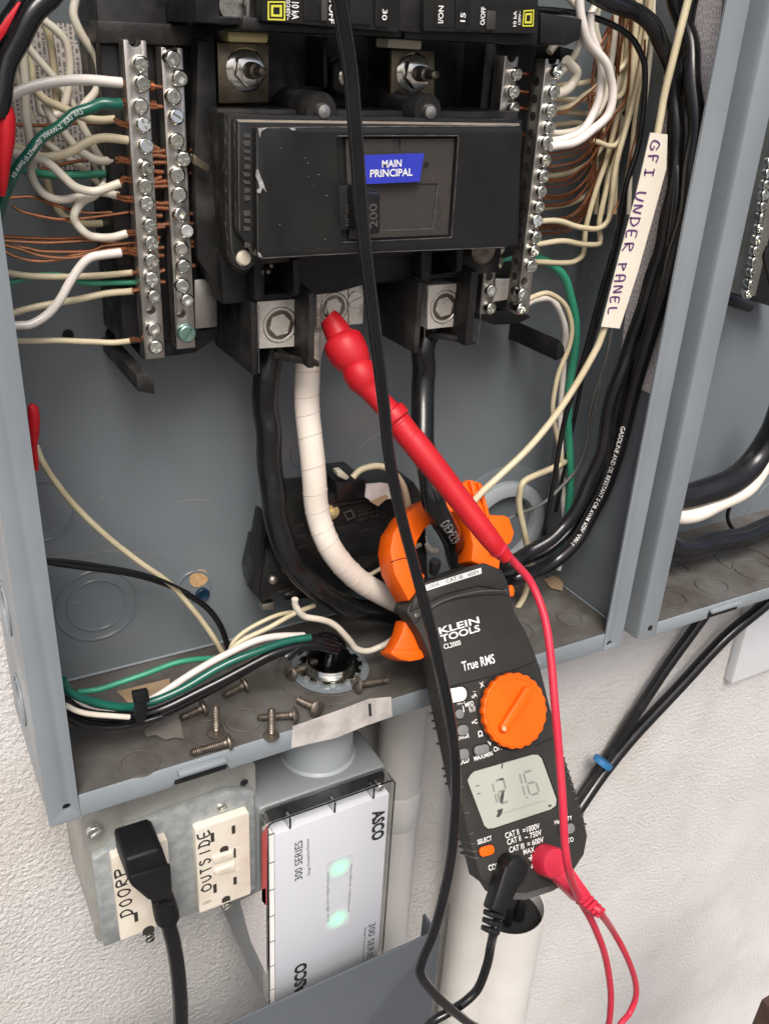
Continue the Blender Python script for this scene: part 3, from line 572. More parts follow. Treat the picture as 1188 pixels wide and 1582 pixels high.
# lugs
def lug(cx, cy, pix, Y, r, slotted=None, hexr=.62):
    fr = FY(Y); u, v = fr.uv(cx, cy)
    o = MB().plate(fr, [fr.uv(*p_) for p_ in pix], -.022, 0, [circ(u, v, r, 32)]).build('lug', 'lug', mb_)
    s = MB().plate(fr, circ(u, v, r*.95, 32), -.01, -.0002, (), [(circ(u, v, r*.80, 32), -.0008)]).build('set_screw_rim', 'lug', mb_, .0003, 1)
    MB().plate(fr, circ(u, v, r*.79, 32), -.009, -.0004, (), [(circ(u, v, r*hexr, 6, .25), -.0052)]).build('set_screw', 'socket', mb_, .00025, 1)
lug(433, 502, [(397, 466), (467, 461), (467, 534), (399, 538)], .043, .0090)
lug(516, 475, [(489, 440), (537, 436), (537, 502), (489, 506)], .050, .0078)
lug(687, 474, [(660, 441), (713, 437), (709, 503), (660, 508)], .043, .0090)
fr = FY(.0505); u, v = fr.uv(548, 462); MB().pp(fr, [(538.5, 436), (563, 434), (561, 500), (538.5, 502)], -.022, 0).build('lug', 'lug', mb_, .0006)
MB().plate(fr, circ(u, v, .0042, 24), 0, .0012, (), [([V((u, v))+V((a, b)) for a, b in ((-.0037, -.0016), (.0032, .0012), (.0037, .0004+.0016), (-.0032, -.0004))], .0002)]).build('slotted_screw', 'lug', mb_, .0002, 1)
def bar_x(nm, pf, X, Yf, Yb, zt, zb, th=.003, cut=0):
    """phase barrier: a wall standing out from the base, edge toward the viewer"""
    f = F((X, 0, 0), (0, 1, 0), (0, 0, 1)); return MB().plate(f, [(Yf, zb), (Yf, zt), (Yb, zt+.004), (Yb, zb+cut)], -th, 0).build(nm, 'dusty', mb_, .0005)
def zx(px, py, Y): q = P(px, py, Y); return q.x, q.z
x, z = zx(398, 466, .033); _, zb = zx(399, 578, .033); bar_x('phase_barrier', 0, x-.0004, .033, .085, z, zb)
x, z = zx(497, 452, .026); _, zb = zx(493, 567, .026); bar_x('phase_barrier', 0, x-.0032, .026, .075, z, zb, .0032)
x0_, z0_ = zx(440, 540, .045); MB().plate(FZ(zb), [(x-.0165, .045), (x-.0005, .026), (x-.0005, .03), (x-.0145, .049)], 0, .003).build('barrier_ledge', 'dusty', mb_, .0004)
x, z = zx(663, 436, .026); _, zb = zx(653, 544, .026); bar_x('phase_barrier', 0, x-.0032, .026, .075, z, zb, .003)
x, z = zx(748, 418, .030); _, zb = zx(738, 532, .030); bar_x('phase_barrier', 0, x-.0032, .030, .07, z, zb, .0045)
x0_, z0_ = zx(680, 507, .045); MB().plate(FZ(zb), [(x-.019, .05), (x-.001, .030), (x-.001, .034), (x-.017, .054)], 0, .003).build('barrier_ledge', 'dusty', mb_, .0004)
# ---------------------------------------------------------------- branch breakers along the top edge
def logo(fr, pix, par):
    (ax, ay), (bx_, by), (cx, cy), (dx, dy) = [fr.uv(*p) for p in pix]
    ox, oy = (ax+bx_+cx+dx)/4, (ay+by+cy+dy)/4; k = lambda s: [(ox+(x-ox)*s, oy+(y-oy)*s) for x, y in ((ax, ay), (bx_, by), (cx, cy), (dx, dy))]
    m1 = MB().plate(fr, k(1), .0001, .0004, [k(.84)]); m1.plate(fr, k(.62), .0001, .0004, [k(.38)]); m1.build('square_emblem', 'yellow', par)
def breaker(label, pixbody, Y, pixlip):
    t = thing('branch_breaker', P(pixbody[0][0], pixbody[0][1], Y), label, 'circuit breaker', 'branch breakers along the top edge')
    fr = FY(Y); u = [fr.uv(*p) for p in pixbody]; MB().plate(fr, u, -.05, 0).build('case', 'cover', t, .0008)
    MB().pp(FY(Y+.005), pixlip, -.04, 0).build('front_ledge', 'black', t, .0012)
    return t, fr
k1, f1 = breaker('branch breaker marked 30 beside the terminal with a bright screw', [(405, -60), (618, -54), (617, 50), (405, 32)], .010, [(376, 22), (414, 30), (622, 40), (622, 58), (372, 46)])
logo(f1, [(413, 1), (440, 1), (440, 31), (413, 30)], k1)
mt_ = MB(); text(mt_, f1, '10 kA', (451, 2), (451, 29), .0028, bold=.02); text(mt_, f1, '120/240V~', (441.5, -8), (442, 30), .0018, bold=.01); text(mt_, f1, 'O/OFF', (509, -14), (508, 35), .0024, .0004, bold=.02); text(mt_, f1, '30', (591, 13), (590, 30), .0022, .0012, bold=.01); mt_.build('lettering', 'print', k1)
MB().pp(f1, [(469, -40), (496, -40), (496, 31), (469, 31)], -.001, .0006).build('face_strip', 'dusty', k1, .0002); MB().pp(f1, [(497, -40), (506, -40), (506, 31), (497, 31)], -.001, .0014).build('face_strip', 'emboss', k1, .0002)
MB().pp(f1, [(541, -40), (576, -40), (574, 38), (540, 36)], -.001, .0012).build('toggle', 'hole', k1, .0004); MB().pp(f1, [(580, -40), (600, -40), (600, 42), (579, 41)], -.001, .0008).build('rating_strip', 'black', k1, .0003)
k0 = thing('wire_terminal', P(330, 30, .02), 'black breaker terminal block with a bright round screw at the top edge', 'terminal block')
MB().pp(FY(.018), [(300, -60), (402, -56), (402, 30), (372, 38), (303, 34)], -.05, 0, None, pock=[([(338, -30), (384, -30), (380, 25), (340, 24)], -.006)]).build('case', 'black', k0, .0008)
u, v = FY(.022).uv(361, 8); MB().plate(FY(.022), circ(u, v, .0058, 26), -.003, 0, (), [(cross(.0043, .0009), -.001)] and [([(u+a, v+b) for a, b in cross(.0046, .0010)], -.0012), (circ(u, v, .0001, 4), -.0001)][:1]).build('terminal_screw', 'zinc', k0, .0005)
MB().pp(FY(.019), [(383, -40), (389, -40), (386, 26), (381, 26)], -.002, .0012).build('clamp_edge', 'alu', k0, .0003)
k2, f2 = breaker('branch breaker marked 15 above the copper ground wires', [(655, -54), (832, -46), (832, 52), (654, 48)], .010, [(626, 34), (832, 46), (831, 70), (624, 60)])
MB().pp(FY(.013), [(616, -54), (657, -54), (657, 52), (616, 48)], -.04, 0).build('end_block', 'black', k2, .001)
logo(f2, [(808, 15), (824, 14), (823, 40), (806, 40)], k2)
mt_ = MB(); text(mt_, f2, 'I/ON', (684, 35), (685, 8), .0024, .0008, bold=.02); text(mt_, f2, '15', (718, 33), (719, 19), .0024, .0009, bold=.02); text(mt_, f2, 'O/OFF', (748, 38), (750, 10), .0022, .0006, bold=.02); text(mt_, f2, '10 kA', (797, 40), (798, 16), .0016, bold=.02); text(mt_, f2, '120V~', (803.5, 37), (804.5, 16), .0012, bold=.02); mt_.build('lettering', 'print', k2)
MB().pp(f2, [(674, -30), (702, -30), (701, 42), (672, 41)], -.002, .0004).build('toggle', 'hole', k2, .0003); MB().pp(f2, [(704, -30), (726, -30), (722, 46), (703, 45)], -.001, .0005).build('rating_strip', 'black', k2, .0003)
MB().pp(f2, [(728, -30), (744, -30), (741, 47), (725, 46)], -.001, .0003).build('toggle_gap', 'hole', k2, .0003); MB().pp(f2, [(753, 15), (767, 16), (765, 46), (751, 45)], -.001, .0012).build('test_tab', 'brown', k2, .0006)
bs = MB().pp(FY(.02), [(835, 18), (900, 28), (897, 60), (875, 70), (834, 66)], -.05, 0).build('breaker_end', 'black', None, .001); tag(bs, 'plain black breaker end above the outermost terminal bar', 'circuit breaker end')
# ---------------------------------------------------------------- wires on the side of the printed green wire
GL, GR, GC = 'wires into the outer bar by the red markers', 'wires behind the flagged cream wire', 'bare copper ground wires'
def sy(pts, Y): return [(x, y, Y) if len(q) == 2 else q for q in pts for x, y in (q[:2],)]
G2X = 'cables in the neighbouring panel'
def fit(q):
    """hold a wire clear of the panel's side wall"""
    x, y, Y = q; k = P(x, y, 0).x/DCAM
    return (x, y, min(Y, .3870/k-DCAM)) if 0 < k and 880 < x < 1085 and y < 860 else q
def W(label, pts, wpx, mat, Y=.05, grp=GL, name='insulated_wire', cat='wire', **k):
    if 'strip' in k: k['strip'] = sy(k['strip'], k.pop('ys', .0495))
    return wire(name, label, cat, grp, [fit(q) for q in sy(pts, Y)] if grp != G2X else sy(pts, Y), wpx, mat, **k)
W('thick bright white wire arching above the green printed wire to the outer bar', [(-40, 190), (2, 158), (34, 138), (84, 127), (135, 123), (187, 126)], 16.5, 'wpink', .04, strip=[(186, 126), (199, 128), (238, 132, .047)])
go, gp, gr_ = W('thick dark green wire with white print entering the third screw', [(-30, 420), (2, 310), (10, 293), (20, 272), (38, 243), (61, 218), (88, 195), (114, 177), (141, 165), (162, 160), (188, 159)], 18, 'wgreen', .036, strip=[(187, 159), (199, 160), (242, 163, .047)])
mt_ = MB(); L_ = sum((gp[i+1]-gp[i]).length for i in range(len(gp)-1)); tube_text(mt_, gp, gr_, '10 AWG (5.27mm2)  XHHW-2  (UL)  (UL)', L_*.42, .0015, -.1); mt_.build('lettering', 'print', go)
W('cream wire dropping behind the bright white wire to the fourth screw', [(20, 40), (30, 70), (46, 98), (50, 128), (67, 150), (94, 165), (128, 181), (152, 184), (178, 184)], 13, 'wcream', .056, strip=[(177, 184), (186, 190), (199, 194)])
W('white wire running down past the instruction sheet into a low loop', [(30, 0), (64, 27), (86, 47), (104, 68), (109, 101), (104, 140), (92, 175), (66, 175), (60, 155), (47, 120), (30, 85), (20, 70)], 12.5, 'wwhite', .070)
W('white wire from the top edge snaking down to the black rail', [(128, -30), (117, 0), (115, 25), (128, 57), (148, 88), (155, 118), (148, 141), (128, 166), (125, 189), (136, 210), (148, 232), (161, 254), (163, 276), (158, 288)], 13, 'wwhite', .066)
W('cream wire humped across the green wire to the fifth screw', [(20, 225), (60, 240), (81, 241), (108, 235), (135, 219), (158, 212), (197, 217)], 13.5, 'wcream', .047)
W('white wire sagging below the hump then rising to a copper end', [(-10, 232), (17, 234), (44, 240), (71, 250), (97, 270), (118, 289), (141, 296), (163, 290), (186, 282)], 13.5, 'wwhite', .044, strip=[(185, 282), (193, 276), (203, 279)])
W('white wire looped widest round the instruction sheet corner', [(34, 60), (40, 130), (40, 175), (44, 210), (48, 245), (50, 272), (65, 297), (94, 308), (128, 303), (158, 296), (182, 302)], 13, 'wwhite', .052, strip=[(181, 302), (190, 306), (204, 308)])
W('white wire sliding out from under the green wire to the sixth screw', [(70, 160), (85, 190), (101, 208), (126, 234), (148, 246), (180, 247)], 13, 'wwhite', .058, strip=[(179, 247), (189, 246), (202, 250)])
W('slim light green wire crossing behind the white loops', [(20, 262), (47, 263), (84, 270), (135, 270), (199, 263)], 11.5, 'wgreen2', .064)
W('white wire curling like a hook into the tenth screw', [(165, 285), (146, 300), (126, 312), (115, 330), (120, 348), (134, 361), (152, 367), (175, 365), (195, 361)], 13, 'wwhite', .050, strip=[(194, 361), (205, 359), (215, 360)])
W('white wire rising steeply from the flange to the twelfth screw', [(0, 506), (30, 502), (50, 499), (72, 487), (91, 464), (111, 431), (134, 402), (158, 393), (187, 389)], 14, 'wpink', .042, strip=[(186, 389), (196, 386), (210, 392)])
W('straight cream wire just above the pale green one', [(0, 417), (17, 421), (50, 426), (101, 428), (152, 425), (205, 420)], 10, 'wcream', .052, strip=[(204, 420), (215, 419)], stripw=6)
W('pale green wire between two straight cream wires', [(0, 440), (22, 434), (50, 427), (90, 425), (121, 434), (162, 437), (210, 436)], 9, 'wgreen2', .054)
W('cream wire sloping up behind the steep white wire', [(10, 487), (27, 481), (67, 472), (118, 462), (162, 454), (205, 449)], 11, 'wcream', .052, strip=[(204, 449), (216, 446)], stripw=7)
W('lowest cream wire lying level above the empty back plate', [(15, 525), (34, 526), (84, 526), (135, 528), (168, 529), (201, 526)], 9.5, 'wcream', .050, strip=[(200, 526), (208, 524), (217, 526)])
W('white wire bowing deep behind the green wire toward the rail', [(10, 20), (22, 80), (36, 150), (60, 205), (95, 238), (130, 262), (155, 285), (172, 305)], 12, 'wwhite', .074)
W('cream wire hidden mostly behind the instruction sheet loops', [(60, -10), (72, 40), (82, 95), (88, 150), (80, 200), (70, 240), (74, 285), (95, 330), (130, 345), (170, 345)], 12, 'wcream', .078)
W('white wire crossing the top of the instruction sheet', [(-10, 30), (20, 45), (50, 80), (84, 120), (112, 160), (132, 205), (142, 240), (150, 262)], 12, 'wwhite', .072)
for i, (lab, pts, Y) in enumerate((('topmost bare copper wire under the big white loop', [(5, 306), (50, 303), (84, 316), (130, 328), (200, 325)], .058),
    ('bare copper wire dipping beside the hooked white wire', [(20, 318), (40, 328), (84, 337), (135, 336), (200, 327)], .056),
    ('bare copper wire lying straight behind the hooked white wire', [(-10, 371), (40, 373), (84, 374), (148, 372), (205, 378)], .056),
    ('bare copper wire bowing slightly below the straight one', [(0, 379), (40, 382), (67, 388), (135, 387), (160, 380), (205, 374)], .054),
    ('bare copper wire with the deepest sag near the flange', [(0, 383), (20, 394), (50, 402), (80, 402), (118, 393), (175, 384), (206, 384)], .052),
    ('bare copper wire sweeping over the steep white wire', [(0, 376), (30, 384), (60, 394), (110, 397), (160, 388), (206, 391)], .050),
    ('dark copper wire low among the sagging ones', [(0, 365), (30, 366), (90, 368), (140, 366), (204, 362)], .062),
    ('copper wire passing behind the printed green wire', [(0, 190), (60, 193), (120, 190), (190, 193)], .070),
    ('copper wire glimpsed between the white loops', [(60, 262), (110, 250), (160, 245), (198, 246)], .070))):
    W(lab, pts, 5.4, 'cu' if i < 6 else 'cud', Y, GC, 'copper_wire', 'bare wire', n=7)
cs = thing('copper_strands', P(250, 260, .05), 'cut copper wire tips filling the gap between two terminal bars', 'wire ends')
rnd = random.Random(5)
for y in (132, 163, 225, 232, 240, 252, 262, 275, 282, 288, 312, 320, 330, 345, 352, 365, 373, 381, 392, 398, 420, 434, 443):
    e = rnd.uniform(242, 258) if y > 400 else rnd.uniform(245, 270)
    MB().tube([P(228, y-1, .0495), P((228+e)/2, y+rnd.uniform(-2, 2), .0495), P(e, y+rnd.uniform(-4, 5), .0495)], .0009, 7).build('copper_end', 'cu', cs)
for y in (232, 268, 330, 345, 372, 380, 410): MB().tube([P(292, y-1, .050), P(301, y+rnd.uniform(-1, 1), .050)], .0009, 7).build('copper_end', 'cu', cs)
o = MB().pp(FY(.038), [(297, 236), (304, 240), (326, 257), (322, 268), (300, 254)], -.004, 0).build('terminal_tab', 'plate', None, .001); tag(o, 'worn grey metal tab sticking out beyond the inner bar near its middle', 'metal tab')
# red markers and black cables at the near edge of the frame
o = MB().tube([P(*q) for q in ((5, 160, .012), (8, 165, .012), (9, 180, .012), (9, 215, .012), (5, 245, .012), (3, 280, .012), (2, 302, .012))], [.0006, .0026, .0034, .0032, .0028, .0022, .0014], 12).build('wire_connector', 'red'); tag(o, 'red wire connector hanging over the flange below the white wire', 'wire connector', 'red wire connectors')
o = MB().pp(FY(.01), [(-20, 60), (0, 40), (28, 2), (34, 2), (10, 50), (-4, 70), (-20, 100)], -.002, 0).build('marker_tape', 'red', None, .0005); tag(o, 'red tape corner behind the black cable in the upper photo corner', 'marker tape')
o = MB().tube([P(*q) for q in ((47, 625, .030), (51, 630, .030), (52, 645, .030), (52, 668, .030), (52, 690, .030), (55, 712, .030), (56, 726, .030))], [.0012, .0022, .0026, .0024, .0014, .0013, .0010], 12).build('wire_connector', 'red'); tag(o, 'red wire connector low on the flange with a cream wire leaving it', 'wire connector', 'red wire connectors')
W('fat black cable bending round the upper corner in front of everything', [(100, -40), (75, -5), (46, 28), (20, 76), (6, 120), (-6, 180)], 34, 'wdust', .012, 'black cables at the upper corner', 'black_cable', 'cable')
W('second black cable tucked behind the fat one at the corner', [(50, -40), (33, -5), (14, 30), (-6, 70), (-25, 120)], 26, 'wdust', .020, 'black cables at the upper corner', 'black_cable', 'cable')
# ---------------------------------------------------------------- wires beside the flag
R_ = lambda label, pts, w, mat='wcream', Y=.05, **k: W(label, pts, w, mat, Y, GR, **k)
R_('thick white wire making the widest bow around the terminal bar', [(896, -30), (897, 25), (905, 55), (924, 82), (940, 108), (947, 140), (938, 176), (914, 202), (885, 219), (850, 227)], 13.5, 'wpink', .026)
R_('thick white wire nested inside the widest bow', [(912, 20), (915, 56), (928, 100), (926, 144), (918, 174), (898, 201), (872, 215), (850, 217)], 13, 'wpink', .032)
R_('short thick white loop curling into the second screw', [(874, 92), (884, 100), (889, 113), (885, 128), (873, 139), (858, 145)], 15, 'wwhite', .040)
R_('white wire from the breaker end toward the widest bow', [(930, -10), (914, 18), (897, 40), (880, 50), (862, 62), (848, 80)], 12, 'wwhite', .045)
R_('white wire crossing diagonally at the top of the bundle', [(868, -20), (884, 0), (893, 18), (897, 40), (912, 70), (924, 90), (935, 115)], 12, 'wwhite', .048)
R_('cream wire leaving level below the short loop', [(850, 152), (875, 153), (905, 153), (935, 152), (957, 147), (968, 120), (980, 60), (985, 0)], 8.5, 'wcream', .052)
R_('cream wire kinking up alongside a bare copper wire', [(852, 167), (880, 163), (902, 147), (925, 128), (940, 80), (952, 20), (958, -10)], 9, 'wcream', .046)
R_('cream wire running level behind the nested white bow', [(852, 171), (885, 173), (920, 175), (945, 173), (962, 166), (972, 120), (985, 40), (990, -10)], 8, 'wcream', .056)
R_('cream wire peeking level between two bow wires', [(850, 193), (872, 190), (895, 190), (925, 200), (940, 190), (955, 120), (962, 40), (965, -10)], 8, 'wcream', .056)
R_('cream wire waving flat below the widest bow', [(850, 222), (878, 216), (905, 214), (925, 220), (940, 225), (953, 220), (966, 190), (980, 110), (995, 30), (1002, -10)], 8, 'wcream', .050)
R_('cream wire with a long drooping loop toward the flag', [(828, 343), (845, 340), (872, 343), (898, 351), (920, 353), (938, 342), (945, 314), (946, 285), (955, 240), (970, 183), (988, 114), (1000, 40), (1006, -10)], 8.5, 'wcream', .046)
R_('cream wire squaring its corner under the drooping loop', [(824, 378), (840, 375), (872, 372), (905, 377), (922, 377), (927, 368), (926, 340), (938, 285), (955, 229), (972, 160), (980, 60), (982, -10)], 8.5, 'wcream', .050)
R_('cream wire taking the lowest square corner above the light green wire', [(818, 404), (840, 404), (870, 405), (890, 402), (901, 388), (906, 345), (922, 290), (942, 225), (958, 150), (970, 50), (972, -10)], 8.5, 'wcream', .056)
for i, (lb, pts, w_, m_, Y) in enumerate((('white wire looping high over the second screw beside the breaker end', [(849, 120), (866, 112), (882, 92), (893, 70), (905, 40), (925, 10), (940, -20)], 12, 'wwhite', .052),
    ('white wire folding sharply beside the top of the widest bow', [(935, -15), (922, 18), (918, 45), (930, 78), (944, 105), (950, 130), (945, 150)], 12, 'wwhite', .050),
    ('cream wire looping out farthest toward the thin black wire', [(848, 132), (870, 130), (900, 128), (930, 120), (955, 108), (968, 90), (978, 50), (990, -10)], 9, 'wcream', .054),
    ('white wire ending in a small curl under the widest bow', [(852, 205), (870, 204), (892, 200), (912, 186), (930, 160), (940, 120), (948, 60), (950, -10)], 10, 'wwhite', .044),
    ('cream wire slipping behind the copper fan to the seventh screw', [(838, 272), (860, 270), (890, 262), (915, 245), (938, 210), (952, 160), (965, 80), (972, -10)], 8, 'wcream', .062),
    ('cream wire tucked lowest behind the copper fan', [(828, 322), (855, 318), (885, 312), (912, 295), (935, 255), (952, 200), (968, 110), (985, -10)], 8, 'wcream', .066))):
    R_(lb, pts, w_, m_, Y)
rnd = random.Random(12)
for i in range(7):
    x = 944+i*10; W(f'cream wire of the packed upright bundle behind the bows, {ORD[i]} counted from the breakers', [(x+6, -15), (x+4, 50+rnd.uniform(-9, 9)), (x-4, 120+rnd.uniform(-9, 9)), (x-14, 190), (x-26+rnd.uniform(-6, 6), 250), (x-34, 330)], 7.5, 'wcream' if i % 3 else 'wwhite', .068+.002*(i % 3), 'packed cream wires behind the bows')
for i in range(17):
    y0 = min(230+i*8.6+rnd.uniform(-7, 7), 372); a = rnd.uniform(-9, 9); ln = 922+rnd.uniform(-14, 26)
    W(f'thin bare copper wire of the fan by the outermost bar, {ORD[i]} counted from the top', [(845-(y0-111)*.125, y0), (872, y0-3+a*.3), (898, y0-14-i*.6), (917, y0-38-i*1.5+a), (ln, y0-80-i*3), (ln+14+a, 110+a*3), (965+rnd.uniform(-14, 20), -10)], rnd.uniform(3.4, 5.2), 'cud' if i % 3 else 'cu', .044+.0012*i, 'fan of thin copper ground wires', 'copper_wire', 'bare wire', n=6)
W('bare copper wire lying along the kinked cream wire', [(850, 176), (876, 170), (898, 154), (918, 136), (932, 118)], 3.5, 'cud', .044, GC, 'copper_wire', 'bare wire', n=7)
W('brown copper wire following the thin black wire down', [(996, 60), (994, 140), (988, 190), (976, 232), (964, 290), (945, 332)], 3.5, 'cud', .038, GC, 'copper_wire', 'bare wire', n=7)
for i, (y, dx) in enumerate(((112, 0), (140, 0), (166, -2), (205, -4))):
    W(f'dark copper wire bridging the two bars at the {["top", "second", "third", "fourth"][i]} screw', [(803-i, y, .05), (822, y+2, .046), (838-i*3, y+1, .036)], 6, 'cud', .04, 'copper wires bridging two bars', 'copper_wire', 'bare wire', n=7)
R_('light green wire curving round from the hidden bar and straight down', [(758, 402), (775, 399), (800, 396), (833, 398), (853, 408), (870, 428), (882, 458), (889, 489), (889, 529), (884, 569), (879, 603), (877, 650), (880, 700), (881, 750), (876, 797), (865, 845), (850, 880)], 12.5, 'wgreen2', .058)
R_('cream wire arching over from the lowest screws of the outermost bar', [(810, 465), (826, 457), (846, 453), (866, 463), (878, 483), (883, 509), (877, 542), (862, 578), (855, 612), (855, 645), (863, 690), (868, 715)], 8, 'wcream', .052)
R_('white wire under the arching cream wire dropping to the floor', [(812, 470), (830, 461), (850, 462), (864, 480), (872, 510), (871, 560), (866, 620), (866, 700), (870, 770), (872, 830), (862, 880)], 10, 'wpink', .062)
R_('thin black wire bending down past the packed cream bundle', [(820, 14), (855, 15), (893, 20), (937, 34), (972, 55), (990, 82), (996, 108), (994, 163), (984, 229), (966, 290), (952, 365), (930, 447), (907, 530), (880, 620), (866, 680), (855, 740), (845, 800), (835, 850)], 9, 'wblack', .034)
R_('slim black wire parallel to the thin one nearer the flag', [(960, 160), (974, 200), (975, 260), (962, 330), (942, 420), (920, 505), (902, 570), (886, 650), (872, 720), (858, 790)], 7, 'wblack', .06)
R_('thin grey wire curving behind the meter cable', [(945, 505), (938, 545), (922, 596), (911, 640), (907, 683), (890, 725), (865, 754), (833, 780), (795, 797), (760, 815)], 5.5, 'wgrey', .055)
R_('cream wire bending like a question mark beside the red lead', [(876, 712, .066), (862, 719), (824, 735), (806, 747), (802, 765), (803, 790), (812, 830), (818, 865), (812, 915), (798, 940), (780, 958), (755, 968)], 10, 'wcream', .052)
o, pth, r = W('fat black cable sweeping from the top edge down to the floor', [(900, -20), (945, 2), (985, 20), (1013, 49), (1030, 85), (1041, 140), (1045, 196), (1044, 250), (1038, 310), (1025, 365), (1010, 420), (992, 480), (969, 545), (947, 610), (930, 689), (911, 741), (885, 794), (855, 828), (820, 852), (775, 874), (725, 896, .070)], 23, 'wdust', .028, 'fat black cables along the side wall', 'black_cable', 'cable')
o, pth, r = W('fat black printed cable lying against the side wall', [(1040, -20), (1060, 50), (1071, 120), (1074, 200), (1067, 280), (1050, 360), (1030, 430), (1010, 496), (985, 578), (964, 660), (948, 718), (926, 771), (900, 820), (871, 857), (833, 880), (790, 896), (735, 905, .070)], 24, 'wdust', .034, 'fat black cables along the side wall', 'black_cable', 'cable')
mt_ = MB(); L_ = sum((pth[i+1]-pth[i]).length for i in range(len(pth)-1)); tube_text(mt_, pth, r, 'GASOLINE AND OIL RESISTANT II OR AWM 600V  VW-1', L_*.56, .0026, -.15); mt_.build('lettering', 'print', o)
W('black cable hanging close behind the flag', [(1075, -20), (1062, 40), (1050, 120), (1040, 200), (1046, 290), (1034, 380), (1016, 450), (994, 530), (970, 610), (950, 685), (924, 750), (890, 806), (850, 846), (800, 872)], 18, 'wdust', .046, 'fat black cables along the side wall', 'black_cable', 'cable')
R_('thin pale wire hanging straight beside the flag', [(932, 560), (925, 600), (915, 640), (910, 690)], 3, 'wgrey', .05)
fo, fp, fr_ = W('cream wire carrying a paper flag reading GFI UNDER PANEL', [(1068, -20), (1058, 20), (1041, 82), (1026, 145), (1015, 205), (985, 350), (945, 480), (931, 510), (920, 540), (894, 588), (857, 642), (816, 692), (770, 736), (745, 760), (720, 790)], 11, 'wcream', .022, 'flagged wire')
del fo['group']
ex = (P(957, 507, .019)-P(929, 504, .019)).normalized(); ey = (P(1005, 204, .019)-P(929, 504, .019)).normalized(); ey = (ey-ex*ex.dot(ey)).normalized()
ff = F(P(943, 505, .0185), ex, ey)
fl = MB().pp(ff, [(1005, 204), (1031, 207), (1029, 260), (1010, 330), (985, 420), (957, 507), (929, 504), (958, 390), (985, 290)], -.0004, .0002).build('paper_flag', 'flag', None, 0); tag(fl, 'paper flag taped on a cream wire with handwritten GFI UNDER PANEL', 'wire flag')
mt_ = MB(); hand(mt_, ff, 'GFI', (1006, 212), (993, 277), .0066, .0010, .0004); hand(mt_, ff, 'UNDER', (984, 292), (961, 390), .0066, .0010, .0004); hand(mt_, ff, 'PANEL', (955, 404), (938, 488), .0066, .0010, .0004); mt_.build('handwriting', 'purple', fl)
# ---------------------------------------------------------------- wires in the lower part of the box
GB = 'wires lying in the lower box'
B_ = lambda label, pts, w, mat, Y=.06, **k: W(label, pts, w, mat, Y, GB, **k)
B_('long cream wire slanting from the low red connector to the floor', [(56, 690), (66, 712), (86, 745), (115, 782), (165, 828), (215, 868), (262, 902), (300, 945), (330, 985), (348, 1015)], 9.5, 'wcream', .070)
B_('black wire arching across the back plate to the floor bundle', [(40, 858), (80, 868), (130, 876), (190, 884), (240, 897), (285, 915), (318, 938), (342, 970), (352, 1000), (355, 1020)], 10, 'wblack', .072)
B_('thin black wire riding along the arching black one', [(40, 862), (85, 865), (140, 871), (200, 881), (250, 896), (292, 916)], 5, 'wblack', .066)
B_('dark green wire on top of the tied floor bundle', [(96, 1050), (108, 1068), (130, 1081), (165, 1089), (200, 1092), (235, 1085), (280, 1064), (330, 1037), (380, 1012), (430, 995), (480, 985)], 13, 'wgreen', .022)
B_('light green wire running behind the tied bundle', [(120, 1070), (150, 1065), (190, 1054), (240, 1035), (280, 1022), (320, 1018), (350, 1015)], 9, 'wgreen2', .050)
B_('white wire crossing over the floor bundle', [(110, 1085), (150, 1100), (200, 1098), (240, 1078), (290, 1045), (340, 1015), (385, 994), (425, 984), (470, 982)], 11.5, 'wpink', .036)
for i, (lab, pts, w, Y) in enumerate((('upper black wire of the tied floor bundle', [(98, 1082), (130, 1100), (170, 1107), (215, 1105), (260, 1092), (320, 1062), (380, 1030), (430, 1008), (480, 996), (520, 1004)], 15, .020),
    ('middle black wire of the tied floor bundle', [(100, 1096), (130, 1113), (170, 1118), (215, 1113), (265, 1097), (330, 1064), (390, 1030), (440, 1006), (490, 990), (525, 1000)], 13, .024), 
    ('lowest black wire of the tied floor bundle', [(103, 1108), (130, 1120), (165, 1125), (210, 1119), (250, 1106)], 10, .016))):
    B_(lab, pts, w, 'wblack', Y)
B_('white wire lying lowest inside the tied bundle', [(100, 1090), (120, 1098), (150, 1105), (200, 1108)], 9, 'wwhite', .013)
z = PZ(217, 1112, ZB); tie = thing('cable_tie', P(217, 1118, .012), 'black cable tie gripping the floor bundle near the flange', 'cable tie')
tp = [P(*q) for q in ((206, 1072, .024), (208, 1090, .013), (211, 1110, .011), (216, 1120, .013), (224, 1118, .022), (226, 1100, .03), (220, 1078, .03))]
MB().pp(FY(.0095), [(209, 1080), (226, 1077), (229, 1098), (226, 1112), (220, 1121), (211, 1122), (209, 1108)], -.003, 0).build('strap', 'rubber', tie, .0008); MB().pp(FY(.010), [(205, 1073), (230, 1068), (232, 1086), (208, 1090)], -.004, 0).build('latch', 'rubber', tie, .0008)
B_('cream wire leaving the black module and swinging past the orange lever', [(456, 925), (458, 940), (470, 952), (495, 957), (520, 968), (540, 990), (552, 1003), (572, 1005), (590, 998), (615, 982), (640, 968)], 10, 'wwhite', .030)
B_('thin cream wire slanting down from the black module', [(486, 935), (450, 950), (410, 972), (375, 990), (355, 1004)], 8, 'wcream', .052)
B_('cream wire bowed behind the slanting one', [(470, 945), (430, 950), (390, 968), (362, 990), (352, 1012)], 7, 'wcream', .060)
B_('cream wire crossing behind the orange jaw', [(560, 895), (585, 880), (612, 862), (650, 840)], 7, 'wcream', .062)
B_('white wire forming a hoop above the black module', [(545, 738), (560, 724), (583, 720), (606, 728), (622, 748), (630, 775), (632, 800)], 10, 'wcream', .050)
B_('second white wire inside the hoop', [(600, 735), (618, 760), (625, 785), (622, 810)], 8, 'wwhite', .056)
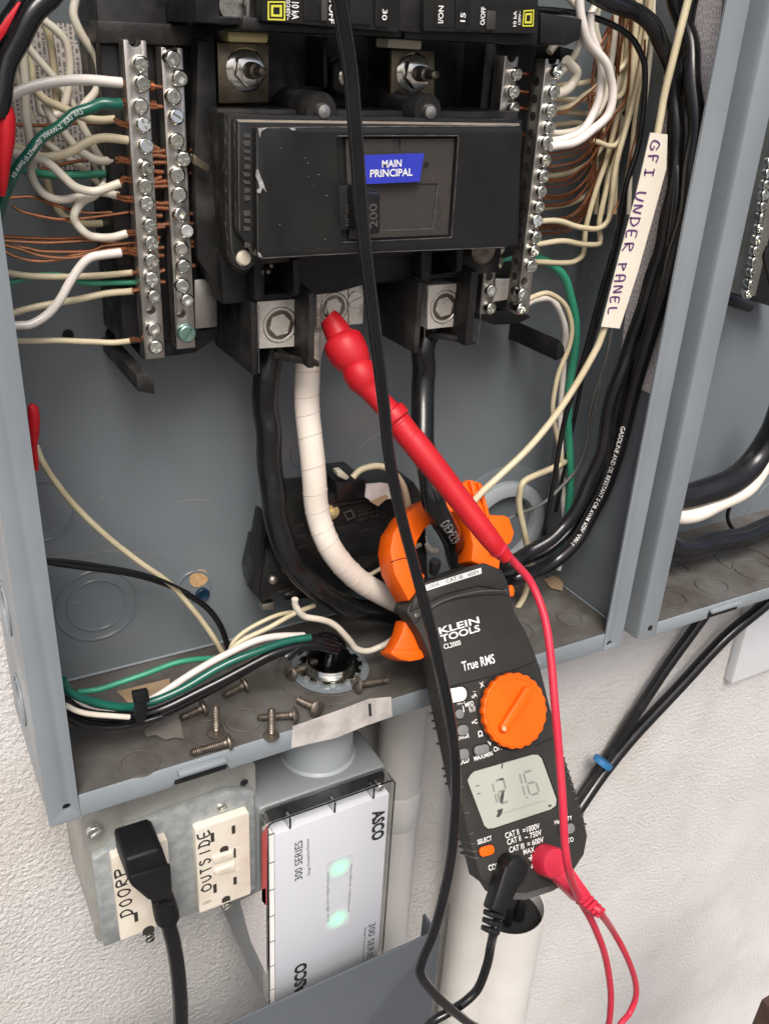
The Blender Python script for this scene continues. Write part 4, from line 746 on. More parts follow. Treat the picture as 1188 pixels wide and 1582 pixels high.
B_('short white wire hanging inside the meter jaw', [(655, 830), (656, 850), (650, 872), (640, 890)], 9, 'wpink', .07)
o = MB().tube([P(655, 838, .068), P(665, 850, .066), P(676, 852, .064)], .0022, 8).build('wire_stub', 'wwhite'); tag(o, 'white wire stub pointing sideways inside the jaw opening', 'wire stub')
o = MB().rev(P(672, 870, .07), P(668, 895, .072)-P(672, 870, .07), [(.0034, -.002), (.0040, 0), (.0030, .008)], 14).build('wire_nut', 'wgrey'); tag(o, 'grey wire nut seen through the meter jaw opening', 'wire nut')
# ---------------------------------------------------------------- main conductors
GM = 'main conductors below the lugs'
def cond(label, pts, w, mat): 
    o, p, r = wire('main_conductor', label, 'cable', GM, pts, w, mat, 20); return o, p, r
cond('black main conductor curving under the white taped one', [(430, 520, .056), (411, 590, .056), (412, 650, .055), (414, 705, .053), (423, 770, .050), (438, 835, .046), (462, 885, .044), (498, 918, .045), (545, 938, .048), (600, 948, .052), (680, 955, .058)], 38, 'wdust')
o, pth, r = cond('white taped main conductor with spiral seams', [(505, 490, .06), (480, 540, .058), (476, 590, .055), (477, 660, .05), (482, 738, .044), (493, 797, .040), (516, 850, .036), (556, 898, .036), (600, 926, .042), (650, 945, .055)], 38, 'tape')
seam = MB(); L_ = len(pth)
sr2 = random.Random(4); cs_ = [8+k*3.5+sr2.uniform(-1.0, 1.0) for k in range(13)]
for k in range(13):
    c = cs_[k]; tl_ = sr2.uniform(1.0, 2.4); pts = []
    for j in range(26):
        a = j/25*2*math.pi; t = min(max(c+tl_*(a/(2*math.pi)), 0), L_-1.01); i = int(t); p = pth[i].lerp(pth[i+1], t-i); tt = (pth[i+1]-pth[i]).normalized()
        nn = CAM-p; nn = (nn-tt*nn.dot(tt)).normalized(); b = tt.cross(nn); pts.append(p+(nn*math.cos(a-3.1)+b*math.sin(a-3.1))*(r*1.003))
    seam.tube(pts, .00022, 5, False)
seam.build('tape_seam', 'seam', o)
o, pth, r = cond('black main conductor passing through the orange meter jaw', [(690, 480, .058), (655, 530, .056), (653, 580, .054), (653, 640, .046), (655, 690, .034), (661, 735, .019), (676, 785, .010), (695, 828, .020), (706, 862, .044), (712, 890, .072)], 37, 'wdust')
mt_ = MB(); L_ = sum((pth[i+1]-pth[i]).length for i in range(len(pth)-1)); tube_text(mt_, pth, r, '62B430', L_*.60, .0056, -.1, flip=True)
mt_.build('raised_print', 'scuff', o)
# conduit connectors
c = thing('conduit_bushing', P(768, 815, .094), 'grey conduit bushing in the back plate behind the orange jaw', 'conduit bushing')
q = P(770, 812, .094); MB().rev(q, (0, -1, 0), [(.0245, -.0005), (.0245, .002), (.0345, .0022), (.0345, .0005), (.0350, .006), (.032, .008), (.026, .008), (.0245, .006), (.0245, 0)], 40).build('ring', 'hub', c, 0)
MB().rev(q, (0, -1, 0), [(.0244, .0006), (.0244, .0010)], 36).build('opening', 'hole', c)
MB().rev(q+V((0, .0005, 0)), (0, -1, 0), [(.046, 0), (.046, .0012), (.0445, .0018), (.0355, .0018)], 44).build('locknut', 'inside', c)
c = thing('conduit_nipple', V((hubx, huby, ZB)), 'steel conduit nipple with a locknut in the panel floor', 'conduit nipple')
MB().rev(V((hubx, huby, ZB-.03)), (0, 0, 1), [(.0142, 0), (.0142, .032), (.0137, .0325), (.0142, .0332), (.0137, .034), (.0142, .0347), (.0137, .0355), (.0142, .0362), (.0136, .0375), (.0122, .0375), (.0118, .034), (.0118, 0)], 36).build('threaded_pipe', 'zinc', c)
lk = []
for k in range(14): a = 2*math.pi*k/14; lk += [(hubx+.0192*math.cos(a+d_), huby+.0192*math.sin(a+d_)) for d_ in (0, .11, .22)] + [(hubx+.0172*math.cos(a+d_), huby+.0172*math.sin(a+d_)) for d_ in (.24, .40)]
MB().plate(FZ(ZB), lk, .0016, .0040, [circ(hubx, huby, .0143, 30)]).build('locknut', 'zinc', c, .0004); MB().plate(FZ(ZB), circ(hubx, huby, .0235, 44), .0003, .0015, [circ(hubx, huby, .0143, 30)]).build('washer', 'inside', c, .0004)
MB().rev(V((hubx, huby, ZB-.022)), (0, 0, 1), [(.0117, 0), (.0117, .001)], 30).build('dark_bore', 'hole', c)
for i, (a, Y) in enumerate((((470, 995, .022), .0), ((485, 988, .028), 0), ((500, 984, .034), 0))):
    e = V((hubx-.005+.005*i, huby+.003*(i-1), ZB-.02)); s = P(*a); mid = V((hubx-.001+.004*i, huby, ZB+.016))
    o = MB().tube(smooth_path([s+V((-.012, -.002, -.004)), s, mid, V((e.x+.002, e.y, ZB+.004)), e], 6), .0030, 12).build('black_wire', 'wblack'); tag(o, f'black wire diving into the floor nipple, {["first", "second", "third"][i]} from the loose screws', 'wire', GB)
# ---------------------------------------------------------------- loose screws on the panel floor
def screw_thing(label, hp, tp, R=.0054, up=False):
    R *= .9
    r = .0021
    if up: a = PZ(*hp, ZB); b = a+V((.0006, .0010, .017)); ax = (b-a); L = .0165; a = a+V((0, 0, .0004))
    else: a = PZ(*hp, ZB+R*.92); b = PZ(*tp, ZB+r*1.05); ax = b-a; L = min(max(ax.length, .013), .020)
    t = thing('loose_screw', (a.x, a.y, ZB), label, 'screw', 'loose cover screws on the panel floor'); ax.normalize()
    fr = F(a, ax.orthogonal(), ax.cross(ax.orthogonal())); hd = F(a, fr.ex, -fr.ey)
    MB().rev(a, ax, [(R*.55, -.0016), (R*.85, -.0010), (R, 0), (R*.97, .0008), (r*1.1, .0014)], 22).build('head', 'steel', t)
    sl = V((.35, -.5, .8)) if abs(ax.z) < .8 else V((1, 0, 0)); sl = (sl-ax*sl.dot(ax)).normalized(); nb = ax.cross(sl)
    fs = F(a-ax*.00105, nb, sl) if True else fr
    q = [a-ax*.00175+sl*s*R*.8+nb*w_ for s, w_ in ((-1, -.0005), (1, -.0005), (1, .0005), (-1, .0005))]; MB().add(q+[p+ax*.0009 for p in q], [[0, 1, 2, 3], [4, 5, 6, 7], [0, 1, 5, 4], [1, 2, 6, 5], [2, 3, 7, 6], [3, 0, 4, 7]]).build('slot', 'slot', t)
    pr = [(r, .0012)]; h = .003
    while h < L: pr += [(r, h), (r*.82, h+.00035), (r, h+.0007)]; h += .0010
    MB().rev(a, ax, pr+[(r*.8, L), (r*.3, L+.001)], 12).build('shank', 'steel', t)
screw_thing('loose screw leaning on the nipple with its head toward the tie', (449, 1040), (505, 1014))
screw_thing('loose screw with the large dark slotted head beyond the nipple', (552, 1058), (598, 1051), .0060)
screw_thing('loose screw whose slotted head faces up above the masking strip', (490, 1095), (462, 1082), .0056)
screw_thing('loose screw lying level with its head behind the upright one', (456, 1104), (400, 1109))
screw_thing('loose screw standing on its head at the floor edge', (419, 1138), None, .0050, True)
screw_thing('loose screw standing tall above the latch notch', (334, 1134), None, .0056, True)
screw_thing('loose screw resting on the lip with a bright pointed tip', (354, 1146), (294, 1164), .0052)
screw_thing('loose screw half under the black wires', (378, 1058), (347, 1074))
screw_thing('loose screw beside the peeling tape film', (314, 1093), (280, 1109))
def flake(nm, mat, pix, label, cat, lift=.0006):
    rnd = random.Random(label); pts = [PZ(x, y, ZB+lift+rnd.uniform(0, .0018)) for x, y in pix]; n = len(pts); c = sum(pts, V((0, 0, 0)))/n; c.z += .001
    mb = MB(); mb.add([c]+pts, [[0, 1+i, 1+(i+1) % n] for i in range(n)]); mb.add([p-V((0, 0, .0003)) for p in [c]+pts], [[0, 1+(i+1) % n, 1+i] for i in range(n)]); o = mb.build(nm, mat, None, 0, 2, 80); tag(o, label, cat)
flake('tape_film', 'film', [(222, 1128), (240, 1118), (258, 1110), (276, 1103), (280, 1122), (284, 1141), (270, 1139), (256, 1143), (240, 1135), (226, 1138)], 'crumpled dusty tape film lying beside the cable tie', 'tape')
flake('paper_scrap', 'card', [(180, 1068), (262, 1048), (262, 1070), (200, 1088)], 'brown paper scrap under the green wires', 'paper scrap')
flake('cardboard_scrap', 'card', [(840, 895), (875, 880), (868, 912), (850, 908)], 'torn brown cardboard scrap near the fat black cable ends', 'cardboard')
# ---------------------------------------------------------------- black module lying in the back
md = thing('breaker_module', P(520, 925, .07), 'black breaker module with raised lettering lying behind the conductors', 'breaker module')
def mdp(nm, mat, Y, pix, dep, bev=.0008): return MB().pp(FY(Y), pix, -dep, 0).build(nm, mat, md, bev)
mdp('case', 'cover', .066, [(440, 770), (545, 758), (640, 745), (656, 770), (662, 905), (560, 912), (440, 930), (428, 850)], .027, .0012)
mdp('upper_step', 'cover', .064, [(520, 745), (565, 740), (563, 770), (520, 776)], .028); mdp('rib', 'black', .0645, [(514, 780), (572, 770), (572, 774), (514, 784)], .01, .0003)
mdp('label_plate', 'black', .065, [(520, 815), (596, 803), (600, 850), (528, 862)], .01, .0004); mdp('mounting_foot', 'cover', .060, [(413, 855), (460, 862), (478, 905), (440, 918), (405, 930), (402, 905)], .03)
mdp('foot_edge', 'black', .062, [(394, 850), (404, 792), (412, 794), (408, 870), (405, 930), (390, 916)], .010); mdp('foot_clip', 'alu', .066, [(405, 934), (424, 930), (424, 942), (405, 944)], .006)
MB().pp(FY(.06), [(521, 729), (529, 727), (540, 737), (535, 742), (522, 736)], -.006, 0).build('white_tab', 'wwhite', md, .0005)
pw = thing('cut_pipe', P(580, 760, .06), 'folded pale paper with a brown edge tucked on the black module', 'paper'); pw.name = 'folded_paper'
MB().pp(FY(.055), [(566, 748), (590, 746), (612, 750), (604, 770), (575, 775), (564, 768)], -.001, 0).build('sheet', 'paper', pw); MB().pp(FY(.054), [(572, 775), (596, 764), (600, 768), (584, 782)], -.002, 0).build('brown_edge', 'card', pw)
u, v = FY(.06).uv(421, 895); MB().rev(V((u, .06, v)), (0, -1, 0), [(.0028, 0), (.0026, .0014), (.0014, .0024), (.0002, .0026)], 16).build('rivet', 'alu', md)
u, v = FY(.065).uv(513, 792); MB().rev(V((u, .066, v)), (0, -1, 0), [(.0046, 0), (.0046, .001), (.002, .0012), (.002, .003), (.0005, .0034)], 16).build('pivot_pin', 'brass', md)
mt_ = MB(); f = FY(.065); fb = FY(.066); logo_ = [(531, 793), (543, 788), (548, 798), (537, 804)]
mt_.pp(f, [(530, 792), (543, 787), (549, 798), (537, 805)], .0001, .0004, None, [[(533, 793), (542, 790), (546, 798), (538, 802)]])
for s, a, b, hh in (('15A 120V', (554, 792), (574, 787), .0016), ('HACR 60Hz', (554, 798), (584, 790), .0018), ('120V 10kA', (553, 806), (585, 797), .0018), ('CLASS A', (556, 822), (574, 818), .0014)): text(mt_, f, s, a, b, hh, .0003)
for s, a, b, hh in (('TYPE', (456, 815), (470, 812), .002), ('COMBO', (458, 832), (474, 829), .002), ('600V', (460, 848), (478, 845), .002)): text(mt_, fb, s, a, b, hh, .0003)
text(mt_, FY(.06), 'TEST', (428, 918), (448, 913), .0016, .0003); mt_.build('raised_lettering', 'emboss', md)
# ---------------------------------------------------------------- inside the neighbouring panel
G2 = 'cables in the neighbouring panel'
for lab, pts, w, mat, Y in (('thick dusty black cable arching high in the neighbouring panel', [(1030, 772), (1075, 765), (1120, 748), (1165, 715), (1195, 670), (1210, 620)], 42, 'wdust', .05),
    ('cream cable curving under the thick black one', [(1030, 792), (1060, 796), (1100, 785), (1145, 760), (1180, 722), (1210, 680)], 25, 'tape', .045),
    ('black cable lying on the floor of the neighbouring panel', [(1020, 836), (1050, 845), (1090, 843), (1140, 832), (1190, 812), (1230, 790)], 34, 'wdust', .04),
    ('thin black wire curling behind the cables there', [(1127, 780), (1124, 800), (1132, 816), (1150, 824)], 6, 'wblack', .07),
    ('thin black wire by the neighbouring panel terminal bar', [(1186, 380), (1180, 400), (1190, 440)], 6, 'wblack', .04)):
    W(lab, pts, w, mat, Y, G2, 'black_cable' if mat != 'tape' else 'cream_cable', 'cable', n=14)
# ---------------------------------------------------------------- clamp meter
A_ = P(745, 745, .030); B2 = P(835, 1375, -.095); up = (A_-B2).normalized(); exm = V((1, 0, 0)); exm = (exm-up*exm.dot(up)).normalized()
MF = F(A_, exm, up)
if MF.n.y > 0: raise SystemExit('meter frame')
mtr = thing('clamp_meter', B2, 'black and orange clamp meter gripping a conductor and showing 121.6', 'clamp meter')
def mm(nm, mat, pix, h0, h1, bev=.0008, seg=2, par=mtr, **k): return MB().pp(MF, pix, h0, h1, None, **k).build(nm, mat, par, bev, seg)
body = [(655, 905), (640, 926), (630, 938), (628, 946), (636, 958), (650, 980), (662, 1020), (671, 1066), (678, 1100), (692, 1165), (705, 1228), (718, 1288), (733, 1342), (742, 1358), (760, 1371), (785, 1378), (812, 1379), (850, 1367), (884, 1348), (902, 1320), (907, 1292), (900, 1258), (886, 1215), (872, 1172), (860, 1132), (846, 1080), (835, 1035), (824, 1005), (812, 975), (795, 948), (789, 925), (786, 905), (776, 884), (745, 873), (720, 880), (690, 893)]
scr = [(726, 1198), (732, 1192), (822, 1166), (832, 1166), (838, 1172), (861, 1236), (860, 1245), (852, 1251), (764, 1280), (754, 1281), (748, 1276), (722, 1206)]
inset = lambda pix, k, c: [(c[0]+(x-c[0])*k, c[1]+(y-c[1])*k) for x, y in pix]
body = [(x+(5 if x < 740 and y > 1000 else 0), y) for x, y in body]
bj = MB().pp(MF, body, -.012, 0, None, pock=[(scr, -.0012)]).build('body', 'meter', mtr, .0024, 3)
MB().pp(MF, inset(body, .70, (800, 1130)), -.034, -.0115, -.0115).build('back_shell', 'meter2', mtr, .003, 3)
mm('lower_band', 'meter2', [(752, 1366), (764, 1372), (786, 1378), (812, 1379), (850, 1367), (884, 1348), (890, 1356), (853, 1378), (812, 1391), (784, 1390), (762, 1382)], -.013, -.004, .002)
mm('jaw_base', 'meter', [(655, 900), (692, 888), (722, 876), (748, 869), (776, 880), (786, 902), (780, 912), (740, 905), (690, 918), (646, 940), (634, 946), (640, 926)], -.0215, .0016, .001)
mm('cat_strip', 'print', [(657, 904), (743, 877), (744, 886), (658, 913)], .0016, .0020, .0001)
t1 = MB(); text(t1, MF, '200A    CAT III   600V', (660, 910), (741, 885), .0021, .0022); t1.build('lettering', 'inkg', mtr)
# the seam where the head meets the body
def groove(nm, pts, r, mat='hole', h=0): MB().tube(smooth_path([MF.at(*MF.uv(x, y, h), h) for x, y in pts], 6), r, 6).build(nm, mat, mtr)
groove('seam', [(641, 962), (660, 945), (690, 929), (730, 921), (776, 918), (786, 922)], .0005); groove('seam', [(671, 1066), (730, 1052), (790, 1036), (826, 1022)], .0004); groove('seam', [(826, 1152), (850, 1142), (866, 1138)], .0004)
groove('ridge', [(650, 948), (690, 926), (740, 914), (782, 912)], .0007, 'meter2')
# jaws
jl = [(632, 929), (609, 886), (603, 851), (607, 825), (625, 796), (655, 773), (676, 764), (692, 760), (690, 792), (672, 803), (655, 818), (645, 836), (640, 853), (645, 875), (657, 890), (650, 905)]
jr = [(690, 762), (707, 752), (724, 740), (745, 746), (756, 795), (780, 796), (787, 799), (795, 823), (790, 838), (774, 851), (771, 893), (762, 880), (745, 873), (728, 867), (731, 842), (726, 822), (714, 800), (702, 790), (690, 792)]
mm('jaw', 'orange', jl, -.019, -.002, .0012); mm('jaw', 'orange', jr, -.019, -.002, .0012)
mm('jaw_rib', 'orange', [(726, 742), (732, 741), (752, 800), (768, 855), (762, 858), (744, 808)], -.003, .0015, .0008); mm('jaw_rib', 'orange', [(738, 745), (744, 748), (758, 800), (753, 802)], -.003, .0006, .0006)
groove('jaw_seam', [(604, 868), (620, 863), (641, 860)], .0003, 'hole', -.002)
mm('trigger', 'orange', [(626, 958), (648, 956), (655, 975), (662, 1008), (650, 1016), (634, 1019), (618, 1016), (605, 1008), (613, 994), (621, 978)], -.022, -.009, .0012); mm('trigger_lip', 'orange', [(605, 1004), (662, 1004), (662, 1012), (650, 1019), (634, 1022), (618, 1019), (604, 1011)], -.022, -.0075, .0010)
mm('jaw_button', 'orange', [(784, 908), (792, 902), (796, 912), (794, 922), (785, 922)], -.026, -.006, .0012)
mm('pivot_screw', 'steel', [(640, 948), (647, 946), (648, 953), (641, 955)], -.002, .001, .0003)
# grip ribs
def rib(px, py, w_=5, sgn=1, L=13): return mm('grip_rib', 'meter2', [(px-2*sgn, py), (px+w_*sgn, py-2.4*sgn), (px+(w_+1)*sgn, py+2.6-2.4*sgn), (px-1.6*sgn, py+3)], -.016, .0012, .0004, 1)
for py in (1104, 1116, 1128, 1152, 1192, 1204, 1216, 1256, 1288, 1304, 1316, 1326): rib(687+(py-1100)*.214, py)
for py in (1150, 1160, 1170, 1180, 1190, 1200, 1210, 1220, 1232, 1244, 1258, 1272): rib(866+(py-1150)*.32, py, 3, -1)
# rotary dial
du, dv = MF.uv(797, 1098, .0055); dR = (V(MF.uv(847, 1088, .0055))-V((du, dv))).length*.95
di = thing('x', (0, 0, 0), '', ''); bpy.data.objects.remove(di)
dl = []
for k in range(44): a = 2*math.pi*k/44; r = dR*(1 if k % 2 else .972); dl += [(du+r*math.cos(a-.05), dv+r*math.sin(a-.05)), (du+r*math.cos(a+.05), dv+r*math.sin(a+.05))]
MB().plate(MF, circ(du, dv, dR*1.045, 48), .0001, .0007).build('dial_well', 'hole', mtr)
d_ = MB().plate(MF, dl, .0006, .0052).build('dial', 'orange', mtr, .0007, 2)
MB().plate(MF, circ(du, dv, dR*.93, 48), .005, .0058, (), [(circ(du, dv, dR*.84, 48), .0054)]).build('dial_rim', 'orange', d_, .0002, 1)
pa, pz = V(MF.uv(779, 1127, .009)), V(MF.uv(818, 1068, .009)); e = (pz-pa).normalized(); g = V((-e.y, e.x)); k = dR*.16
pt = [pa+g*k*.8, pa-e*k*.6, pa-g*k*.8, pz-g*k, pz+e*k*.7-g*k*.5, pz+e*k*.7+g*k*.5, pz+g*k]
MB().plate(MF, [tuple(p) for p in pt], .0054, .0092).build('dial_grip', 'orange', d_, .0010, 2)
MB().plate(MF, circ(*MF.uv(779, 1126, .0095), dR*.06, 14), .0090, .0096).build('dial_pointer', 'wcream', d_, .0002)
# display
lc = MB().pp(MF, scr, -.0012, -.0008, -.0008).build('display', 'lcd', mtr)
mm('display_rim', 'hole', inset(scr, 1.03, (792, 1222)), -.0008, .0001, .0002, 1, holes=[scr])
sg = MB(); HD = -.0007
def seg7(o, w_, ht, segs, par, th):
    """seven-segment digit between photo points: o = lower left, w_ = along, ht = up"""
    a = V(MF.uv(*o, HD)); x = V(MF.uv(*w_, HD))-a; y = V(MF.uv(*ht, HD))-a
    S_ = {'a': ((.12, 1), (.88, 1)), 'b': ((1, .95), (1, .55)), 'c': ((1, .45), (1, .05)), 'd': ((.12, 0), (.88, 0)), 'e': ((0, .45), (0, .05)), 'f': ((0, .95), (0, .55)), 'g': ((.12, .5), (.88, .5))}
    for s in segs:
        p, q = S_[s]; p, q = a+x*p[0]+y*p[1], a+x*q[0]+y*q[1]; d = (q-p).normalized(); n_ = V((-d.y, d.x))*th/2
        par.add([MF.at(c.x, c.y, HD) for c in (p+n_, q+n_, q-n_, p-n_)], [[0, 1, 2, 3]])
seg7((766, 1243), (768, 1242), (758, 1210), 'bc', sg, .0011); seg7((773, 1242), (786, 1238), (764, 1207), 'abged', sg, .0013)
seg7((810, 1231), (811, 1230), (801, 1196), 'bc', sg, .0011); seg7((819, 1229), (833, 1225), (808, 1194), 'afgedc', sg, .0012)
sg.add([MF.at(*MF.uv(x, y, HD), HD) for x, y in ((812, 1231), (815, 1230), (816, 1233), (813, 1234))], [[0, 1, 2, 3]])
for i in range(20):
    x = 775+i*3.5; y = 1259-i*1.05; L_ = 3 if i % 5 else 5; sg.add([MF.at(*MF.uv(a, b, HD), HD) for a, b in ((x, y), (x+.9, y-.3), (x+.9-.4, y-L_-.3), (x-.4, y-L_))], [[0, 1, 2, 3]])
sg.build('digits', 'seg', lc)
bl = MB(); F2 = lambda pix: bl.add([MF.at(*MF.uv(x, y, HD+.0001), HD+.0001) for x, y in pix], [list(range(len(pix)))])
F2([(771, 1203), (778, 1202), (778, 1205), (772, 1206)]); F2([(776, 1222), (779, 1222), (778, 1232), (776, 1242), (773, 1241), (773, 1230)]); F2([(768, 1252), (777, 1249), (775, 1257), (771, 1263), (766, 1262), (769, 1257)])
F2([(775, 1180), (777, 1180), (776, 1188), (774, 1187)]); F2([(735, 1214), (740, 1213), (740, 1214.5), (735, 1215.5)]); F2([(737, 1226), (742, 1225), (742, 1226.5), (737, 1227.5)]); F2([(846, 1244), (851, 1243), (852, 1246), (848, 1247)]); bl.build('display_bleed', 'bleed', lc)
# buttons
def button(nm, mat, cx, cy, rx, ry, hh=.0016):
    u, v = MF.uv(cx, cy); a = (V(MF.uv(cx+rx, cy-rx*.27))-V((u, v))).length; b = (V(MF.uv(cx, cy+ry))-V((u, v))).length
    MB().plate(MF, rrect(u-a*1.16, u+a*1.16, v-b*1.18, v+b*1.18, min(a, b)*.95, 6), .0001, .0004).build('button_ring', 'hole', mtr); o = MB().plate(MF, rrect(u-a, u+a, v-b, v+b, min(a, b)*.9, 6), .0002, hh).build(nm, mat, mtr, .0006, 2); return o
button('button', 'print', 701, 1074, 18, 11, .0010); button('button', 'button', 708, 1103, 6, 7); button('button', 'button', 713, 1128, 8, 8); button('button', 'button', 714, 1165, 8, 8)
button('button', 'button', 742, 1158, 11, 7); button('select_button', 'orange', 750, 1314, 11, 7.5); button('button', 'button', 874, 1281, 11, 7.5)
tm = MB()
for s, a, b, hh, bo in (('KLEIN', (679, 980), (741, 962), .0036, .02), ('TOOLS', (682, 992), (742, 974.5), .0036, .02), ('CL2000', (686, 1003), (712, 996), .0027, .01), ('True RMS', (715, 1037), (765, 1024), .0052, .012),
    ('NCV', (707, 1090), (719, 1086), .0022, 0), ('J', (714, 1099), (717, 1098), .0028, 0), ('uA', (729, 1079), (737, 1076), .0022, .01), ('MFD', (719, 1093), (732, 1089), .0024, .01), ('~', (730, 1070), (736, 1069), .001, .02), ('X.', (742, 1063), (750, 1060), .003, .01), ('((.))', (725, 1099), (734, 1096), .0026, .01), ('+C', (729, 1120), (738, 1117), .0022, .02), ('\u2126', (739, 1139), (746, 1137), .0030, .02), ('V', (755, 1153), (760, 1151), .0028, .02), ('OFF', (763, 1162), (777, 1157), .0026, .01),
    ('RANGE', (700, 1146), (725, 1139), .0022, .01), ('HOLD', (704, 1184), (725, 1177), .0028, .015), ('MAX/MIN', (733, 1176), (761, 1167), .0024, .015), ('SELECT', (738, 1305), (760, 1298), .0024, .015), ('COM', (755, 1346), (772, 1341), .0030, .015), ('Hz/DUTY', (857, 1274), (884, 1266), .0022, .01), ('AUTO', (868, 1306), (886, 1300), .0026, .01),
    ('CAT II', (781, 1296), (802, 1289), .0030, .01), ('=1000V', (808, 1288), (834, 1280), .0030, .01), ('CAT II', (784, 1306), (805, 1299), .0030, .01), ('~ 750V', (811, 1298), (837, 1290), .0030, .01), ('CAT III', (787, 1318), (810, 1311), .0030, .01), ('= 600V', (815, 1309), (840, 1301), .0030, .01), ('MAX', (809, 1321), (826, 1316), .0028, .01)):
    text(tm, MF, s, a, b, hh, .0003, bo)
tri = [(820, 1342), (829, 1339), (822.5, 1331)]; tm.pp(MF, tri, .0002, .0003, None, [inset(tri, .68, (823.8, 1337.5))]); text(tm, MF, '!', (823.5, 1340.2), (825, 1339.8), .0020, .0003, .02)
tm.pp(MF, [(816, 1326), (825, 1323), (824.5, 1325), (816.5, 1327.5)], .0002, .0003); tm.pp(MF, [(818, 1329), (824, 1327), (823.6, 1328.6), (818.6, 1330)], .0002, .0003); tm.pp(MF, [(819.5, 1321), (821, 1320.6), (822, 1329), (821, 1330)], .0002, .0003)
for x, y in ((757, 1059), (745, 1075), (741, 1093), (741, 1112), (752, 1131), (766, 1145), (784, 1154)): tm.plate(MF, circ(*MF.uv(x, y), .0004, 8), .0002, .0003)
tm.build('lettering', 'print', mtr)
u, v = MF.uv(793, 1348); MB().plate(MF, circ(u, v, .0082, 28), .0001, .001, [circ(u, v, .0062, 24)]).build('jack_ring', 'hole', mtr, .0003, 1)
# ---------------------------------------------------------------- test leads
def mpt(x, y, h): return MF.at(*MF.uv(x, y, h), h)
bl_ = thing('test_lead', mpt(795, 1345, 0), 'black test lead plugged into COM with its cable running up past everything', 'test lead')
MB().rev(mpt(799, 1344, .010)-MF.n*.010, MF.n, [(.0072, -.004), (.0072, .009), (.0064, .0105), (.0055, .0108)], 26).build('plug_hub', 'rubber', bl_)
# plug arm
def arm(par, mat, a, b, c, w1, w2, w3, h, th, nrib):
    d = (V(b)-V(a)); n_ = V((-d.y, d.x)).normalized(); q = lambda p, w_, s: tuple(V(p)+n_*w_*s)
    MB().pp(MF, [q(a, w1, 1), q(b, w2, 1), q(b, w2, -1), q(a, w1, -1)], h-th, h).build('plug_arm', mat, par, .0016, 2)
    d2 = (V(c)-V(b))
    for i in range(nrib):
        t0, t1 = i/nrib, (i+.72)/nrib; p, r_ = V(b)+d2*t0, V(b)+d2*t1; n2 = V((-d2.y, d2.x)).normalized(); w_ = w2+(w3-w2)*t0
        MB().pp(MF, [tuple(p+n2*w_), tuple(r_+n2*w_*.95), tuple(r_-n2*w_*.95), tuple(p-n2*w_)], h-th+.001, h-.001).build('strain_relief', mat, par, .0006, 1)
arm(bl_, 'rubber', (798, 1342), (770, 1412), (762, 1448), 17, 12, 9, .011, .010, 3)
k = MB().tube(smooth_path([mpt(768, 1420, .0055), mpt(763, 1440, .0055)] + [P(*q) for q in ((758, 1462, -.098), (752, 1492, -.098), (738, 1528, -.098), (716, 1550, -.098), (692, 1565, -.096), (660, 1588, -.094), (650, 1640, -.09), (700, 1680, -.09), (760, 1660, -.095), (745, 1600, -.1), (722, 1580, -.102), (690, 1554, -.104), (664, 1528, -.104), (650, 1506, -.104), (652, 1484, -.103), (668, 1446, -.102), (681, 1400, -.1), (694, 1340, -.096), (701, 1280, -.092), (704, 1220, -.088), (702, 1160, -.084), (692, 1090, -.078), (677, 1020, -.07), (660, 950, -.064), (640, 875, -.058), (618, 790, -.055), (601, 705, -.055), (592, 620, -.056), (580, 520, -.058), (569, 430, -.06), (558, 330, -.062), (550, 220, -.064), (541, 110, -.066), (530, 40, -.068), (518, -30, -.07))], 5), .00255, 14).build('cable', 'wblack', bl_)
rl = thing('test_lead', mpt(858, 1336, 0), 'red test lead with its long probe touching the neutral lug', 'test lead')
MB().rev(mpt(857, 1334, .010)-MF.n*.010, MF.n, [(.0086, -.002), (.0086, .0085), (.0076, .0105), (.006, .0108)], 30).build('plug_hub', 'redlead', rl)
arm(rl, 'redlead', (862, 1338), (908, 1392), (933, 1415), 18, 11, 9, .0105, .010, 4)
MB().tube(smooth_path([mpt(915, 1398, .0055), mpt(928, 1412, .0055)]+[P(*q) for q in ((946, 1438, -.088), (966, 1474, -.086), (980, 1512, -.084), (982, 1540, -.084), (972, 1566, -.086), (958, 1584, -.09), (945, 1620, -.094), (938, 1600, -.1), (942, 1570, -.102), (943, 1530, -.102), (934, 1475, -.103), (916, 1428, -.104), (898, 1395, -.1055), (884, 1365, -.113), (877, 1338, -.116), (872, 1300, -.113), (869, 1240, -.106), (864, 1170, -.096), (857, 1090, -.084), (850, 1010, -.07), (840, 950, -.058), (820, 900, -.046), (797, 872, -.042), (786, 860, -.0415))], 6), .0021, 14).build('cable', 'redlead', rl)
pr = [(506, 489, 30), (510, 493, 34), (518, 507, 40), (524, 518, 42), (525.5, 521, 52), (528, 526, 62), (533, 536, 65), (542, 552, 61), (547, 560, 54), (550, 566, 47), (551.5, 569, 51), (557, 579, 53), (564, 591, 50), (567, 596, 42), (571, 602, 35), (588, 620, 34), (601, 634, 35), (602, 635.5, 44), (605, 639, 48), (612, 648, 47), (614, 651, 38), (616.0, 653, 40.6), (617.5, 655, 39), (619.0, 657, 40.6), (620.5, 659, 39), (622.0, 661, 40.6), (623.5, 663, 39), (625.0, 665, 40.6), (626.5, 667, 39), (628.0, 669, 40.6), (629.5, 671, 39), (631.0, 673, 40.6), (632.5, 675, 39), (636, 678, 40.5), (655, 702, 41), (690, 746, 38), (730, 798, 35), (758, 834, 32), (771, 850, 28), (773, 852, 22), (784, 863, 20)]
pts = []; rad = []
for i, (x, y, w_) in enumerate(pr): Y = .040-.084*(y-489)/374; p = P(x, y, Y); pts.append(p); rad.append(pxr(p, w_))
MB().tube(pts, rad, 28).build('probe_handle', 'red', rl)
